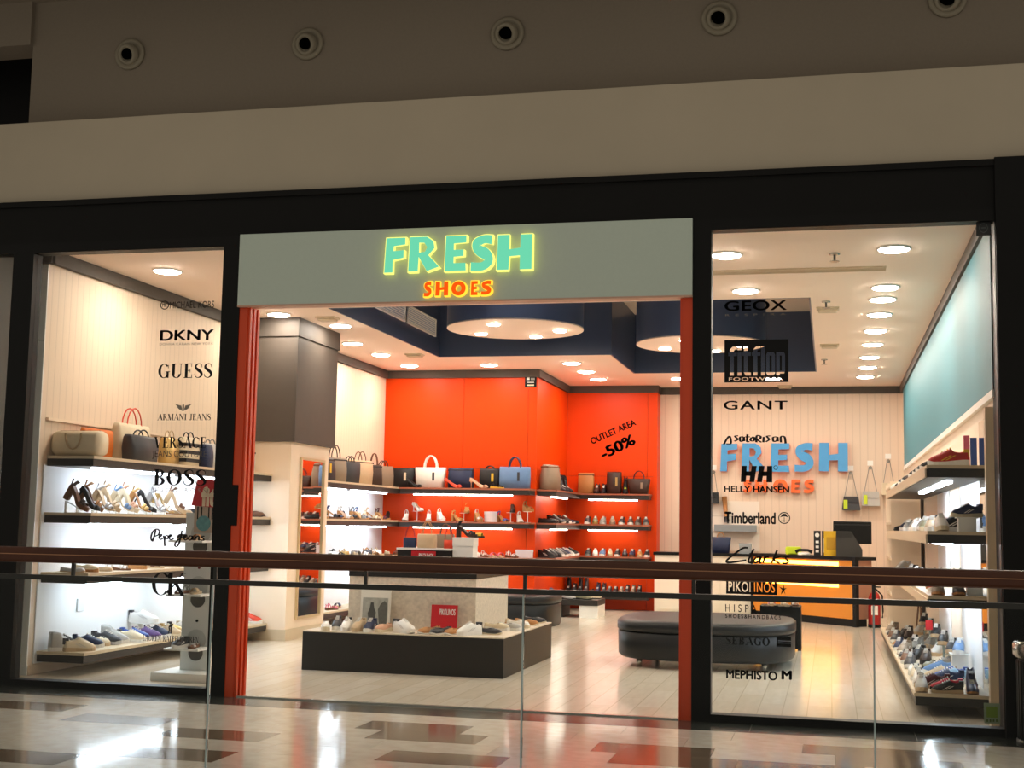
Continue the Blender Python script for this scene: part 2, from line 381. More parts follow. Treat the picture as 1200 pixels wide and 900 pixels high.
# shop walls
wl = struct('wall_left', box(XL - .14, XL, .7, YO + .2, 0, ZC + .1), M_creamx, 'cream ribbed wall beside the shelves with the handbags')
part('skirting', box(XL, XL + .012, .7, YO, 0, .09), M_cream, wl)
part('end_panel', box(XL - .14, XL, .685, .7, 0, ZC - .14), M_white, wl)
part('end_skirting', box(XL - .15, XL + .012, .672, .685, 0, .09), M_white, wl)
s_ = part('socket', box(XL - .115, XL - .055, .678, .686, .12, .2, .003), mat('socket_white', 'dcd8cc', .4), wl, 'white wall socket')
part('lower_panel', box(XL, XL + .01, .78, 5.05, .1, 2.0), M_panel, wl)
part('seam', box(XL - .14, XL, .684, .686, 3.2, 3.206), M_crown, wl)
part('lower_panel', box(XL, XL + .01, 6.5, YO, .1, 2.0), M_panel, wl)
part('panel_ledge', box(XL, XL + .03, .78, 3.2, 2.43, 2.46), M_cream, wl)
tag(solo('wall_switch', box(XL + .01, XL + .03, hit(92, 710, 0, XL).y - .06, hit(92, 710, 0, XL).y + .06, .55, .68, .004), mat('switch_white', 'd8dde0', .4), 'white switch plate on the wall above the lowest sneaker shelf', 'switch'), 'white switch plate on the wall above the lowest sneaker shelf', 'switch')
wr = struct('wall_right', box(XR, XR + .12, .05, YB + .1, 0, ZC + .1), mat('cream_wall_plain', 'f0dfcb', .6, noise=.02, nscale=2), 'cream wall below the blue ribbed panel')
part('blue_panel', box(XR - .02, XR, .2, 13.3, 2.62, ZC - .13), M_blue, wr, 'blue ribbed panel')
part('panel_trim', box(XR - .035, XR, .2, 13.3, 2.56, 2.62), M_white, wr)
part('end_trim', box(XR - .07, XR, .42, .52, 0, 2.5), M_shelft, wr)
part('lower_panel', box(XR - .012, XR, 1.5, 3.3, .1, 2.0), M_panel, wr)
part('lower_panel', box(XR - .012, XR, 4.6, 6.2, .1, 2.0), M_panel, wr)
part('mirror', box(XR - .016, XR, .62, 1.42, .05, 2.45), M_mirror, wr, 'tall mirror strip')
struct('wall_back', box(-3.1, XR, YB, YB + .1, 0, ZC + .1), M_creamy, 'cream ribbed wall behind the counter')
struct('wall_back_return', box(-3.14, -3.07, YF - .02, YB + .05, 0, ZC + .1), M_orange, 'orange end of the outlet wall')
# orange walls, laid panel by panel
wo = sempty('wall_orange', 'wide glossy orange wall behind the shelves', 'wall')
part('backing', box(XL, XS, YO + .015, YO + .1, 0, ZC + .1), mat('orange_joint', 'a02c00', .6), wo)
for x0, x1 in ((XL, -6.02), (-6.02, -4.9), (-4.9, XS)):
    for z0, z1 in ((0, 2.42), (2.42, ZC)):
        part('panel', box(x0 + .003, x1 - .003, YO, YO + .015, z0 + .003, z1 - .003), M_orange, wo)
ws = sempty('wall_orange_step', 'orange wall returning beside the outlet shelves', 'wall')
part('backing', box(XS - .1, XS - .015, YO + .1, YF + .1, 0, ZC + .1), MATS['orange_joint'], ws)
for z0, z1 in ((0, 2.42), (2.42, ZC)):
    part('panel', box(XS - .015, XS, YO + .0, YF, z0 + .003, z1 - .003), M_orange, ws)
part('corner_post', box(XS - .02, XS + .002, YO - .002, YO + .1, 0, ZC), M_orange, ws)
wf = sempty('wall_outlet', 'orange wall lettered outlet area', 'wall')
part('backing', box(XS, -3.1, YF + .015, YF + .1, 0, ZC + .1), MATS['orange_joint'], wf)
for x0, x1 in ((XS, -3.25), (-3.25, -3.1)):
    for z0, z1 in ((0, 2.42), (2.42, ZC)):
        part('panel', box(x0 + .003, x1 - .003, YF, YF + .015, z0 + .003, z1 - .003), M_orange, wf)
def tilted(txt, px0, py0, px1, py1, hpx, off, sp=1.):
    a = hit(px0, py0, 1, YF - .004); b = hit(px1, py1, 1, YF - .004); d = b - a; L = math.hypot(d.x, d.z); an = math.atan2(d.z, d.x)
    me = fit_mesh(bolden(curve_mesh(text=txt, spacing=sp), off), (0, L, 0, hpx / F_PX * 24.2), 0)
    o = link('lettering', me, M_ink, wf, a, (0, -an, 0)); o['label'] = 'black lettering reading ' + txt
tilted('OUTLET AREA', 694, 521, 746, 498, 8, .035)
tilted('-50%', 707, 539, 746, 520, 13.5, .045)

# crown moulding
zc0 = ZC - .13
for n, (a, lab) in enumerate([((XL, XL + .06, .66, YO), 'cream ribbed wall'), ((XL, XS + .05, YO - .05, YO), 'wide orange wall'), ((XS, XS + .05, YO, YF), 'orange return wall'), ((XS, -3.05, YF - .05, YF), 'outlet wall'),
                       ((-3.1, -3.05, YF, YB), 'end of the outlet wall'), ((-3.1, XR, YB - .05, YB), 'cream wall behind the counter'), ((XR - .05, XR, .1, YB), 'blue ribbed panel')]):
    struct('trim_%d' % (n + 1), box(*a, zc0, ZC + .001), M_crown, 'dark grey crown moulding along the ' + lab, 'moulding')
part('crown_end', box(XL - .14, XL + .06, .64, .70, zc0, ZC), M_crown, wl)
# ceiling with the recess
T0, T1, T2, TX0, TXM, TX1, ZT = 4.35, 9.06, 11.52, -5.95, -3.23, -.2, 5.09
ce = MB()
for a in ((XL - .14, XR, .03, T0), (XL - .14, TX0, T0, YB), (TX1, XR, T0, YB), (TX0, TXM, T1, YB), (TXM, TX1, T2, YB)):
    ce.box(*a, ZC, ZC + .1)
struct('ceiling', ce, M_ceil, 'cream shop ceiling around the dark recess', 'ceiling')
tr = struct('ceiling_recess', box(TX0 - .1, TX1 + .1, T0 - .1, T2 + .1, ZT, ZT + .05), mat('recess_top', 'c9c0b4', .7), 'pale top of the dark ceiling recess', 'ceiling')
q_ = .02
tw = MB().box(TX0, TX0 + q_, T0, T1, ZC - .002, ZT).box(TX0, TXM + q_, T1 - q_, T1, ZC - .002, ZT).box(TXM, TXM + q_, T1, T2, ZC - .002, ZT).box(TXM, TX1, T2 - q_, T2, ZC - .002, ZT)
tw.box(TX1 - q_, TX1, T0, T2, ZC - .002, ZT).box(TX0, TX1, T0, T0 + q_, ZC - .002, ZT)
part('recess_side', tw, M_navy, tr, 'dark navy sides of the recess')
t = thing('recess_fill_lamp', 'unseen cool fill lamp added behind the near edge of the ceiling recess', 'light', (0, 0, 0)); part('tray', box(-5.6, -.6, T0 + .02, T0 + .12, 4.5, 4.52), M_white, t); part('tube', box(-5.5, -.7, T0 + .05, T0 + .08, 4.53, 4.56), emis('recess_fill_cool', 'cfe0ff', 20.), t)  # unseen lamp added to brighten the navy sides and the grilles
# air grilles on the recess side
for i, (pa, pb) in enumerate((((405, 355), (430, 368)), ((433, 372), (472, 388)), ((474, 380), (508, 401)))):
    a = hit(*pa, 0, TX0).y; b = hit(*pb, 0, TX0).y
    if i == 0: a = b - .75
    g = thing('air_grille', 'white framed air grille on the dark ceiling recess, ' + ('third', 'second', 'first')[i] + ' from the orange wall', 'vent', (TX0 + .02, (a + b) / 2, 4.5), 0, 'air grilles in the ceiling recess')
    h = (b - a) / 2 - .02
    part('back', box(.001, .012, -h, h, -.11, .11), mat('grille_blue', 'b9c6da', .5), g)
    part('frame', MB().box(.0, .03, -h, h, .11, .135).box(.0, .03, -h, h, -.135, -.11).box(0, .03, -h, -h + .025, -.11, .11).box(0, .03, h - .025, h, -.11, .11), M_white, g)
    sl = box(.012, .022, -h + .02, h - .02, -.004, .004).mesh('slat')
    for k in range(7): link('slat', sl, M_white, g, (0, 0, -.09 + k * .03))
# drums
def downlight(x, y, z, r=.13, label=None, group=None):
    t = thing('downlight', label, 'light', (x, y, z), 0, group)
    part('ring', MB().lathe([(r * 1.16, 0), (r * 1.16, -.012), (r * 1.0, -.016), (r * .98, -.004)], n=20, cap=False), M_white, t)
    part('diffuser', MB().lathe([(r * .9, -.024), (r * .985, -.019), (r * .985, -.0045)], n=20), M_lamp, t)
    return t
for n, (cx, cy, pts) in enumerate(((-4.24, 7.06, [(538, 388), (584, 378), (666, 386), (621, 395)]), (-1.85, 8.87, [(765, 407), (818, 412), (868, 397), (906, 405)]))):
    d = thing('ceiling_drum', ['dark navy drum hanging in the recess nearer the doorway', 'dark navy drum hanging in the recess towards the counter'][n], 'ceiling drum', (cx, cy, 0), 0)
    part('side', MB().lathe([(.95, 4.2), (.95, ZT + .02)], n=48, cap=False), M_navy, d)
    part('underside', MB().lathe([(.95, 4.195), (.95, 4.215)], n=48), M_ceil, d, 'cream underside disc')
    for k in range(4):
        a = [math.radians(v) for v in (155, 255, 10, 75)][k]
        downlight(cx + .62 * math.cos(a), cy + .62 * math.sin(a), 4.194, .085, ['small downlight in the underside of the drum nearer the doorway', 'small downlight in the underside of the drum towards the counter'][n], ['lights of the doorway drum', 'lights of the counter drum'][n])
# ceiling downlights
for x, ys, lab in ((-6.75, (1.81, 4.71, 5.7, 7.39, 8.64, 10.07), 'round ceiling downlight above the cream ribbed wall shelves'), (.585, (1.79, 3.78, 4.53, 5.62, 6.95, 8.25, 9.66, 10.94, 12.26), 'round ceiling downlight in the row above the blue-panelled wall shelves')):
    for y in ys:
        downlight(x if y != 5.7 else -6.3, y, ZC, .135, lab + ', ' + ORD[ys.index(y)] + ' from the window', 'downlights ' + ('over the cream wall' if x < 0 else 'over the blue wall'))
for x, y in ((-5.39, 10.07), (-4.0, 9.97), (-3.98, 11.14), (-3.975, 12.31), (-2.54, 12.28), (-.95, 12.4)):
    downlight(x, y, ZC, .135, {-5.39: 'round ceiling downlight before the wide orange wall, middle of it', -4.0: 'round ceiling downlight before the corner of the wide orange wall', -3.98: 'round ceiling downlight beside the orange return wall', -3.975: 'round ceiling downlight before the outlet area lettering', -2.54: 'round ceiling downlight at the end of the outlet wall', -.95: 'round ceiling downlight above the blue wall letters'}[x], 'downlights over the orange walls')
for x, y in ((-.945, 1.84), (-.88, 3.79), (-3.3, 1.84), (-3.3, 3.6), (-5.2, 1.84)):
    downlight(x, y, ZC, .135, {(-.945, 1.84): 'round ceiling downlight just behind the window beside the doorway', (-.88, 3.79): 'round ceiling downlight above the large charcoal ottoman', (-3.3, 1.84): 'round ceiling downlight over the front of the podium', (-3.3, 3.6): 'round ceiling downlight over the speckled block', (-5.2, 1.84): 'round ceiling downlight over the podium corner by the sandal stand'}[(x, y)], 'downlights by the doorway')
# sprinklers, smoke detectors, slot diffuser
for px, py in ((978, 297), (968, 353), (966, 421)):
    p = hit(px, py, 2, ZC); t = thing('sprinkler', 'small metal sprinkler head on the shop ceiling', 'sprinkler', p, 0, 'ceiling sprinklers')
    part('rose', MB().lathe([(.05, 0), (.05, -.012), (.02, -.02)], n=12), M_steel, t)
    part('head', MB().lathe([(.012, -.015), (.012, -.07), (.045, -.075), (.045, -.08)], n=10), M_steel, t)
for px, py in ((970, 361), (972, 404), (384, 372), (486, 415), (920, 452)):
    p = hit(px, py, 2, ZC); t = thing('smoke_detector', 'beige box-shaped detector on the shop ceiling', 'detector', p, 0, 'ceiling detectors')
    part('base', box(-.13, .13, -.1, .1, -.02, 0), M_shelft, t); part('cover', box(-.11, .11, -.08, .08, -.05, -.02, .01), M_shelft, t)
p0 = hit(835, 319, 2, ZC)
t = thing('slot_diffuser', 'long pale slot diffuser in the ceiling behind the window', 'vent', (-.3, p0.y, ZC)); part('frame', MB().box(-.9, .85, -.1, -.075, -.015, 0).box(-.9, .85, .075, .1, -.015, 0), M_shelft, t)
sl = box(-.9, .85, -.006, .006, -.012, 0).mesh('blade')
for k in range(4): link('blade', sl, M_shelft, t, (0, -.05 + k * .033, 0))

# column with the mirror
cx1 = -6.66
co = struct('column', box(XL - .02, cx1, 5.05, 6.35, 0, 2.56), M_cream, 'cream column under a dark grey casing', 'column')
part('dark_casing', box(XL, cx1 + .06, 5.0, 6.42, 2.5, ZC), M_column, co, 'dark grey casing')
part('casing_band', box(XL, cx1 + .08, 4.98, 6.44, ZC - .24, ZC), M_crown, co)
part('casing_strip', box(cx1 + .03, cx1 + .065, 4.995, 5.03, 2.5, ZC), M_crown, co)
part('skirting', box(XL, cx1 + .015, 5.035, 6.36, 0, .14), M_shelft, co)
mi = thing('wall_mirror', 'tall framed mirror on the side of the cream column', 'mirror', (cx1, 5.76, .25))
part('glass', box(0, .012, -.38, .38, .03, 2.04), M_mirror, mi)
part('frame', MB().box(0, .03, -.41, -.38, 0, 2.07).box(0, .03, .38, .41, 0, 2.07).box(0, .03, -.38, .38, 0, .03).box(0, .03, -.38, .38, 2.04, 2.07), mat('mirror_frame', 'd8c49c', .35, .4), mi)

# ---------------------------------------------------------------- façade
struct('wall_fascia', box(-11, 4, -.02, .25, 4.38, 5.15), M_fascia, 'plain beige fascia above the dark shopfront')
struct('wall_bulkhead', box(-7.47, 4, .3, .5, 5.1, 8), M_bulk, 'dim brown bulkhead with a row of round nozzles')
struct('wall_bulkhead_recess', box(-11, -7.47, 1.2, 1.4, 4, 8), M_black, 'black recess beside the nozzle bulkhead')
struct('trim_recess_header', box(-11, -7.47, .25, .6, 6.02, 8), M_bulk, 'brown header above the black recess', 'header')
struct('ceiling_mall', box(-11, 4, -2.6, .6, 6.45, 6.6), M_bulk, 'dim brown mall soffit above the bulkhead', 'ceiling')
for x in (-6, -3.5, -1, 1.5):  # out-of-view lamps added to brighten the walkway floor
    t = thing('walkway_fill_lamp', 'unseen round fill lamp added in the soffit above the walkway', 'light', (x, -1.7, 6.45), 0, 'fill lamps added in the mall soffit'); part('ring', MB().lathe([(.17, 0), (.17, -.015), (.14, -.02)], n=20, cap=False), M_white, t); part('diffuser', MB().lathe([(.14, -.012), (.14, -.005)], n=20), emis('walkway_fill', 'fff0dc', 26.), t)
for px, py in ((153, 64), (361, 52), (595, 40), (843, 22), (1110, 0)):
    p = hit(px, py, 1, .3)
    t = thing('air_nozzle', 'round grey air nozzle with dark throat on the brown bulkhead', 'vent', (p.x, .3, p.z), 0, 'air nozzles on the bulkhead')
    M_noz = mat('nozzle_grey', '8d8574', .55, 0, .3)
    part('flange', MB().lathe([(.152, 0), (.152, -.02), (.14, -.03), (.11, -.03), (.108, -.022)], n=28, axis=1), M_noz, t)
    part('bell', MB().lathe([(.105, -.02), (.1, -.055), (.085, -.07), (.066, -.065), (.06, -.03)], n=28, axis=1, cap=False), M_noz, t, None, (0, 0, 0), (math.radians(18), 0, math.radians(-10)))
    part('throat', MB().lathe([(.066, -.052), (.066, -.05)], n=24, axis=1), mat('throat_black', '050505', .9, 0, 0), t, 'dark throat')
struct('wall_lintel', MB().box(-11, 1.25, -.06, .2, 3.99, 4.38).box(-11, 1.25, -.085, -.06, 4.33, 4.38), M_lintel, 'black lintel band across the shopfront')
struct('wall_pier', box(1.25, 4, -.1, .3, 0, 4.39), M_lintel, 'black pier behind the ribbed litter bin')
sp = struct('wall_sign_panel', box(-5.03, -1.07, -.1, .03, 3.365, 3.995), M_sign, 'grey sign panel above the open doorway')
part('soffit_strip', box(-5.03, -1.07, -.102, .03, 3.35, 3.365), mat('soffit_pink', 'c9a18c', .5), sp)
def window(n, x0, x1, fl, fr, lab):
    wn = sempty('window_%d' % n, lab, 'window')
    part('frame_post', box(x0 - fl, x0, -.06, .08, 0, 3.99), M_black, wn); part('frame_post', box(x1, x1 + fr, -.06, .08, 0, 3.99), M_black, wn)
    part('frame_head', box(x0, x1, -.06, .08, 3.9, 3.99), M_black, wn); part('sill', box(x0, x1, -.06, .08, 0, .06), M_black, wn)
    part('pane', box(x0, x1, -.004, .004, .06, 3.9), M_glass, wn)
    return wn
w1 = window(1, -7.09, -5.2, .19, .17, 'shop window lettered with brand names beside the cream wall')
w2 = window(2, -.92, 1.245, .15, .03, 'shop window lettered with brand names beside the blue wall')
for k, x in enumerate((-4.99, -1.11)):
    j = sempty('trim_door_jamb_%d' % (k + 1), ['orange door jamb with upright guide rails by the sandal stand', 'orange door jamb by the large ottoman'][k], 'door jamb')
    part('post', box(x - .04, x + .04, -.05, .2, 0, 3.36), M_jamb, j)
    s = 1 if k == 0 else -1
    for yy in (-.02, .06, .14): part('guide_rail', box(x + s * .04, x + s * .06, yy - .02, yy + .02, 0, 3.36), M_jamb, j)
    if k == 0: part('lock_case', box(x - .045, x + .015, -.06, -.03, 1.45, 1.8, .005), M_black, j, 'black lock case')
# neighbouring dark bay
w3 = window(3, -9.6, -7.3, .1, .02, 'dark neighbouring shop window')
struct('wall_neighbour', MB().box(-7.62, -7.57, .1, 4.5, 0, 4.0), mat('neighbour_grey', '5d5b56', .7, noise=.1, nscale=3), 'grey side wall inside the dark neighbouring shop')
struct('wall_neighbour_back', box(-11, -7.6, 4.5, 4.6, 0, 4.1), mat('neighbour_dark', '2c2d2c', .7, noise=.2, nscale=2), 'dark back wall of the neighbouring shop')
struct('floor_neighbour', box(-11, -7.57, .02, 4.5, -.1, 0), mat('neighbour_floor', '3a3936', .3), 'dark floor of the neighbouring shop', 'floor')
struct('ceiling_neighbour', box(-11, -7.57, .1, 4.5, 4.0, 4.1), mat('neighbour_ceiling', '7a766e', .7), 'grey ceiling of the neighbouring shop', 'ceiling')
p = hit(8, 322, 2, 4.0); t = thing('downlight', 'round ceiling downlight in the dark neighbouring shop', 'light', (p.x, p.y, 4.0)); part('ring', MB().lathe([(.15, 0), (.15, -.012), (.12, -.016)], n=20, cap=False), M_white, t); part('diffuser', MB().lathe([(.125, -.012), (.125, -.004)], n=20), emis('dim_lamp', 'fff0d8', 4.), t)
t = thing('display_rack', 'grey slatted rack in the dark neighbouring shop', 'rack', (-8.5, 3.2, 0))
for k, z in enumerate((.4, 1.1, 1.8, 2.5, 2.95)):
    part('shelf', box(-.7, .75, -.3, .3, z, z + .18), mat('rack_grey', '6a6862', .6), t)
for x in (-.7, .72): part('upright', box(x, x + .03, -.3, .3, 0, 3.3), MATS['rack_grey'], t)
a = hit(5.5, 541, 1, .6); t = thing('exit_sign', 'green emergency sign on a white edged plate in the neighbouring shop', 'sign', (a.x - .12, .6, a.z))
part('plate', box(-.12, .12, -.005, .005, -.11, .11), emis('exit_white', 'cfe0d4', .35), t); part('field', box(-.108, .108, -.008, -.004, -.098, .098), emis('exit_green', '1f7a55', .3), t)
part('pictogram', MB().lathe([(.04, -.011), (.04, -.008)], (.03, 0, .0), 16, 1), emis('exit_pale', 'a8d8c0', .4), t)
part('bracket', box(-.005, .005, -.004, .004, .11, 4.0 - a.z), M_black, t)

# ---------------------------------------------------------------- window lettering (vinyl on the panes)
YV = -.007
def vinyl(win, what, me_or_mb, m=M_ink):
    me = me_or_mb.mesh('lettering') if isinstance(me_or_mb, MB) else me_or_mb
    o = link('lettering', me, m, win); o['label'] = what; return o
def sans(win, txt, px0, px1, py0, py1, off=.0, sp=1., m=M_ink, shear=0.):
    return vinyl(win, 'vinyl lettering reading ' + txt, fit_mesh(bolden(curve_mesh(text=txt, spacing=sp, shear=shear), off), pbox(px0, px1, py0, py1, YV), YV), m)
def serif(win, txt, px0, px1, py0, py1, m=M_ink, track=.06, T=.2, h=.05):
    return vinyl(win, 'serif vinyl lettering reading ' + txt, quads_mb(serif_quads(txt, track, T, h), pbox(px0, px1, py0, py1, YV), YV), m)
def strokes(win, what, paths, wd, px0, px1, py0, py1, m=M_ink):
    q = []
    for pth in paths: q += ribbon(catmull(pth), wd)
    return vinyl(win, what, quads_mb(q, pbox(px0, px1, py0, py1, YV), YV), m)
def disc_ring(win, what, px, py, r, tw_, m=M_ink):
    return vinyl(win, what, quads_mb(arcq(0, 0, 1, 1, 0, 360, tw_, tw_, 28), pbox(px - r, px + r, py - r, py + r, YV), YV), m)
sans(w1, 'MICHAEL KORS', 199, 251, 353, 361, .008, 1.05, mat('mid_vinyl', '4b4640', .6)); disc_ring(w1, 'round monogram ring', 193, 357.5, 5.2, .2); sans(w1, 'MK', 190.3, 195.7, 355.3, 359.7, .02)
sans(w1, 'DKNY', 187.5, 250.5, 386.5, 399, .03); sans(w1, 'DONNA KARAN NEW YORK', 187, 250, 401.5, 404.5, 0, 1.1, M_inkg)
serif(w1, 'GUESS', 185.5, 249, 426, 443)
eagle = [[(-1, 1), (-.25, .75), (-.12, .2), (-.5, .3)], [(1, 1), (.25, .75), (.12, .2), (.5, .3)], [(-.8, .55), (-.2, .3), (-.1, .05), (-.45, .1)], [(.8, .55), (.2, .3), (.1, .05), (.45, .1)], [(-.12, .9), (.12, .9), (.1, .0), (-.1, .0)], [(-.25, 0), (.25, 0), (.15, -.12), (-.15, -.12)]]
vinyl(w1, 'spread-wing eagle emblem', quads_mb(eagle, pbox(205, 224.5, 473.5, 481.5, YV), YV), M_inkg)
serif(w1, 'ARMANI JEANS', 184.5, 247, 485, 492.5, mat('brown_vinyl', '4a4136', .6), .03)
serif(w1, 'VERSACE', 180.5, 241, 512, 525); sans(w1, 'JEANS COUTURE', 178.5, 242, 528, 538, 0, 1., mat('soft_vinyl', '55504a', .6))
serif(w1, 'BOSS', 180, 242, 550, 569); sans(w1, 'HUGO BOSS', 179, 241, 572, 576.5, 0, 1.9, M_inkg)
PEPE = [[(.06, .25), (.12, .6), (.16, .95), (.1, .5), (.04, .3), (.0, .5), (.06, .85), (.2, 1.0), (.3, .88), (.26, .66), (.12, .56)], [(.28, .5), (.36, .58), (.38, .68), (.32, .66), (.3, .5), (.36, .38), (.46, .5)],
        [(.46, .62), (.5, .3), (.52, .0), (.5, .3), (.54, .6), (.62, .6), (.62, .45), (.54, .4)], [(.62, .5), (.7, .56), (.74, .66), (.68, .66), (.66, .5), (.72, .38), (.84, .48)],
        [(1.12, .95), (1.08, .5), (1.0, .05), (.9, .0), (.9, .2), (1.05, .45), (1.2, .55)], [(1.18, .5), (1.26, .58), (1.28, .68), (1.22, .66), (1.2, .5), (1.26, .38), (1.36, .5)], [(1.5, .62), (1.4, .62), (1.38, .42), (1.46, .4), (1.52, .62), (1.52, .42), (1.58, .45)],
        [(1.6, .62), (1.6, .4), (1.66, .6), (1.74, .6), (1.74, .4), (1.8, .45)], [(1.94, .64), (1.84, .6), (1.9, .5), (1.92, .4), (1.82, .4)]]
strokes(w1, 'handwritten vinyl lettering reading Pepe Jeans', PEPE, .06, 176, 240, 620, 641); sans(w1, 'LONDON', 190, 214, 644, 647.5, 0, 1.2, M_inkg)
serif(w1, 'CK', 178, 219, 671, 698, M_ink, -.12, .17, .03)
serif(w1, 'LAUREN RALPH LAUREN', 167, 233, 745, 752, mat('thin_vinyl', '3b3836', .6), .03)
strokes(w1, 'small rider emblem', [[(0, 0), (.1, .4), (.05, .7), (.3, .8), (.35, 0)], [(.2, .7), (.25, 1.0), (.3, 1.2)], [(.3, .8), (.6, 1.0)], [(.2, .75), (.35, .75)]], .2, 197, 203, 729, 743)
sans(w2, 'GEOX', 849, 922, 352, 364, .025, 1.05); sans(w2, 'RESPIRA', 850, 921, 367.5, 370, 0, 2.2, M_inkg)
# block logos: black plate with the letters cut out
def cut_plate(win, what, bx, words, extra=()):
    """words: (text, px box, offset); the plate is filled even-odd around the letter outlines"""
    loops = [[(bx[0], bx[2]), (bx[1], bx[2]), (bx[1], bx[3]), (bx[0], bx[3])]] + list(extra)
    for txt, wb in words:
        c = bpy.data.curves.new('t', 'FONT'); c.body = txt; c.space_character = 1.12; c.offset = .012; o = bpy.data.objects.new('t', c); COL.objects.link(o); bpy.context.view_layer.update()
        me = bpy.data.meshes.new_from_object(o.evaluated_get(bpy.context.evaluated_depsgraph_get())); bpy.data.objects.remove(o); bpy.data.curves.remove(c)
        cnt = {}
        for pl in me.polygons:
            vs = list(pl.vertices)
            for a_, b_ in zip(vs, vs[1:] + vs[:1]): cnt[(a_, b_)] = cnt.get((a_, b_), 0) + 1
        nxt = {a_: b_ for (a_, b_) in cnt if (b_, a_) not in cnt}
        xs = [v.co.x for v in me.vertices]; ys = [v.co.y for v in me.vertices]; mx0, mx1, my0, my1 = min(xs), max(xs), min(ys), max(ys)
        P = lambda i: (wb[0] + (me.vertices[i].co.x - mx0) / (mx1 - mx0) * (wb[1] - wb[0]), wb[2] + (me.vertices[i].co.y - my0) / (my1 - my0) * (wb[3] - wb[2]))
        while nxt:
            s = next(iter(nxt)); l = []; k = s
            while k in nxt: l.append(P(k)); k = nxt.pop(k)
            if len(l) > 2: loops.append(l)
        bpy.data.meshes.remove(me)
    me = curve_mesh(loops=loops)
    for v in me.vertices: c = v.co.copy(); v.co = (c.x, YV, c.y)
    return vinyl(win, what, me)
def block_word(wb):
    def R4(x0, x1, y0, y1): return [(x0, y0), (x1, y0), (x1, y1), (x0, y1)]
    fl = [(.14, 0), (.5, 0), (.5, .68), (.78, .68), (.78, .8), (.5, .8), (.5, .86), (.62, .9), (.8, .9), (.8, 1), (.4, 1), (.14, .9), (.14, .8), (0, .8), (0, .68), (.14, .68)]
    tl = [(.14, .1), (.3, 0), (.78, 0), (.78, .1), (.5, .12), (.5, .68), (.78, .68), (.78, .8), (.5, .8), (.5, .98), (.14, .98), (.14, .8), (0, .8), (0, .68), (.14, .68)]
    ol = [(0, .08), (.12, 0), (.68, 0), (.8, .08), (.8, .72), (.68, .8), (.12, .8), (0, .72)]; oh = R4(.3, .5, .12, .68)
    pl = [(0, -.0), (.32, -.0), (.32, .06), (.7, .06), (.8, .14), (.8, .72), (.68, .8), (0, .8)]; ph_ = R4(.32, .5, .16, .68)
    seq = [([fl], .84), ([R4(0, .36, 0, .8), R4(0, .36, .88, 1)], .44), ([tl], .86), ([fl], .84), ([R4(0, .36, 0, 1)], .46), ([ol, oh], .9), ([pl, ph_], .8)]
    L = sum(w_ for _, w_ in seq); x = 0; out = []
    for ls, w_ in seq:
        out += [[(wb[0] + (p[0] + x) / L * (wb[1] - wb[0]), wb[2] + p[1] * (wb[3] - wb[2])) for p in l] for l in ls]; x += w_
    return out
cut_plate(w2, 'black plate with cut-out lettering reading fitflop footwear', pbox(849, 924, 398, 448, YV), [('FOOTWEAR', pbox(854, 918, 442, 446, YV))], block_word(pbox(853.5, 920, 406, 440, YV)))
sans(w2, 'GANT', 848, 923, 469.5, 480, .02, 1.15)
strokes(w2, 'hand-drawn vinyl lettering reading satorisan', [[(.0, .0), (.12, .5), (.25, .8), (.3, .1), (.1, .05)], [(.62, .85), (.48, .8), (.6, .5), (.45, .3)], [(.85, .75), (.7, .7), (.72, .3), (.84, .4), (.86, .75), (.88, .3)], [(1.02, 1.0), (1.0, .3), (1.1, .3)], [(.92, .75), (1.12, .75)], [(1.2, .7), (1.15, .4), (1.28, .35), (1.3, .7), (1.2, .72)],
        [(1.4, .2), (1.42, .85), (1.58, .8), (1.55, .55), (1.42, .5), (1.62, .2)], [(1.7, .2), (1.72, .75)], [(2.0, .85), (1.85, .8), (1.95, .5), (1.8, .25)], [(2.3, .75), (2.12, .7), (2.14, .3), (2.28, .4), (2.3, .75), (2.32, .3)], [(2.45, .2), (2.45, .75), (2.6, .75), (2.65, .1)]], .1, 847, 922, 509, 521)
vinyl(w2, 'double H emblem', quads_mb([[(0, 0), (.3, 0), (.36, 1), (.06, 1)], [(.2, .38), (.62, .38), (.66, .66), (.24, .66)], [(.5, 0), (.8, 0), (.95, 1), (.65, 1)], [(.95, 0), (1.25, 0), (1.4, 1), (1.1, 1)], [(1.2, .38), (1.6, .38), (1.62, .66), (1.24, .66)], [(1.5, 0), (1.85, 0), (1.85, 1), (1.55, 1)]], pbox(868, 905, 546, 565, YV), YV))
disc_ring(w2, 'small registered ring', 909, 548, 2.6, .3)
sans(w2, 'HELLY HANSEN', 848.6, 925, 569.5, 577, .035)
sans(w2, 'Timberland', 849, 909, 600, 614, .035); disc_ring(w2, 'round tree emblem ring', 919, 607, 7, .16)
vinyl(w2, 'tree emblem', quads_mb([[(-.08, -1), (.08, -1), (.06, .2), (-.06, .2)], [(-.9, .1), (-.3, .95), (.3, .95), (.9, .1), (.3, .3), (-.3, .3)], [(-.8, -.6), (.8, -.6), (.6, -.75), (-.6, -.75)]], pbox(914, 924, 602, 612, YV), YV))
CLARKS = [[(26, 19), (20, 18.5), (10, 11), (2, 4), (1, 1.2), (6, .8), (16, 2.5), (24, 4)], [(33, 18), (29, 10), (26.5, 3), (28, 1), (31, 2)], [(41, 8.5), (36, 7.5), (33, 3.5), (35, 1.2), (39, 4), (41.5, 8.5), (39.5, 2), (42, 1.5)], [(46, 9), (43.5, 1)], [(44.5, 5), (47.5, 8.5), (50.5, 8.5)], [(60, 17), (53.5, 1)], [(64, 9.5), (56, 6), (63, 1)], [(75, 9), (70, 8.5), (70.5, 6), (73, 3.5), (70, 1.2), (66, 1.5)]]
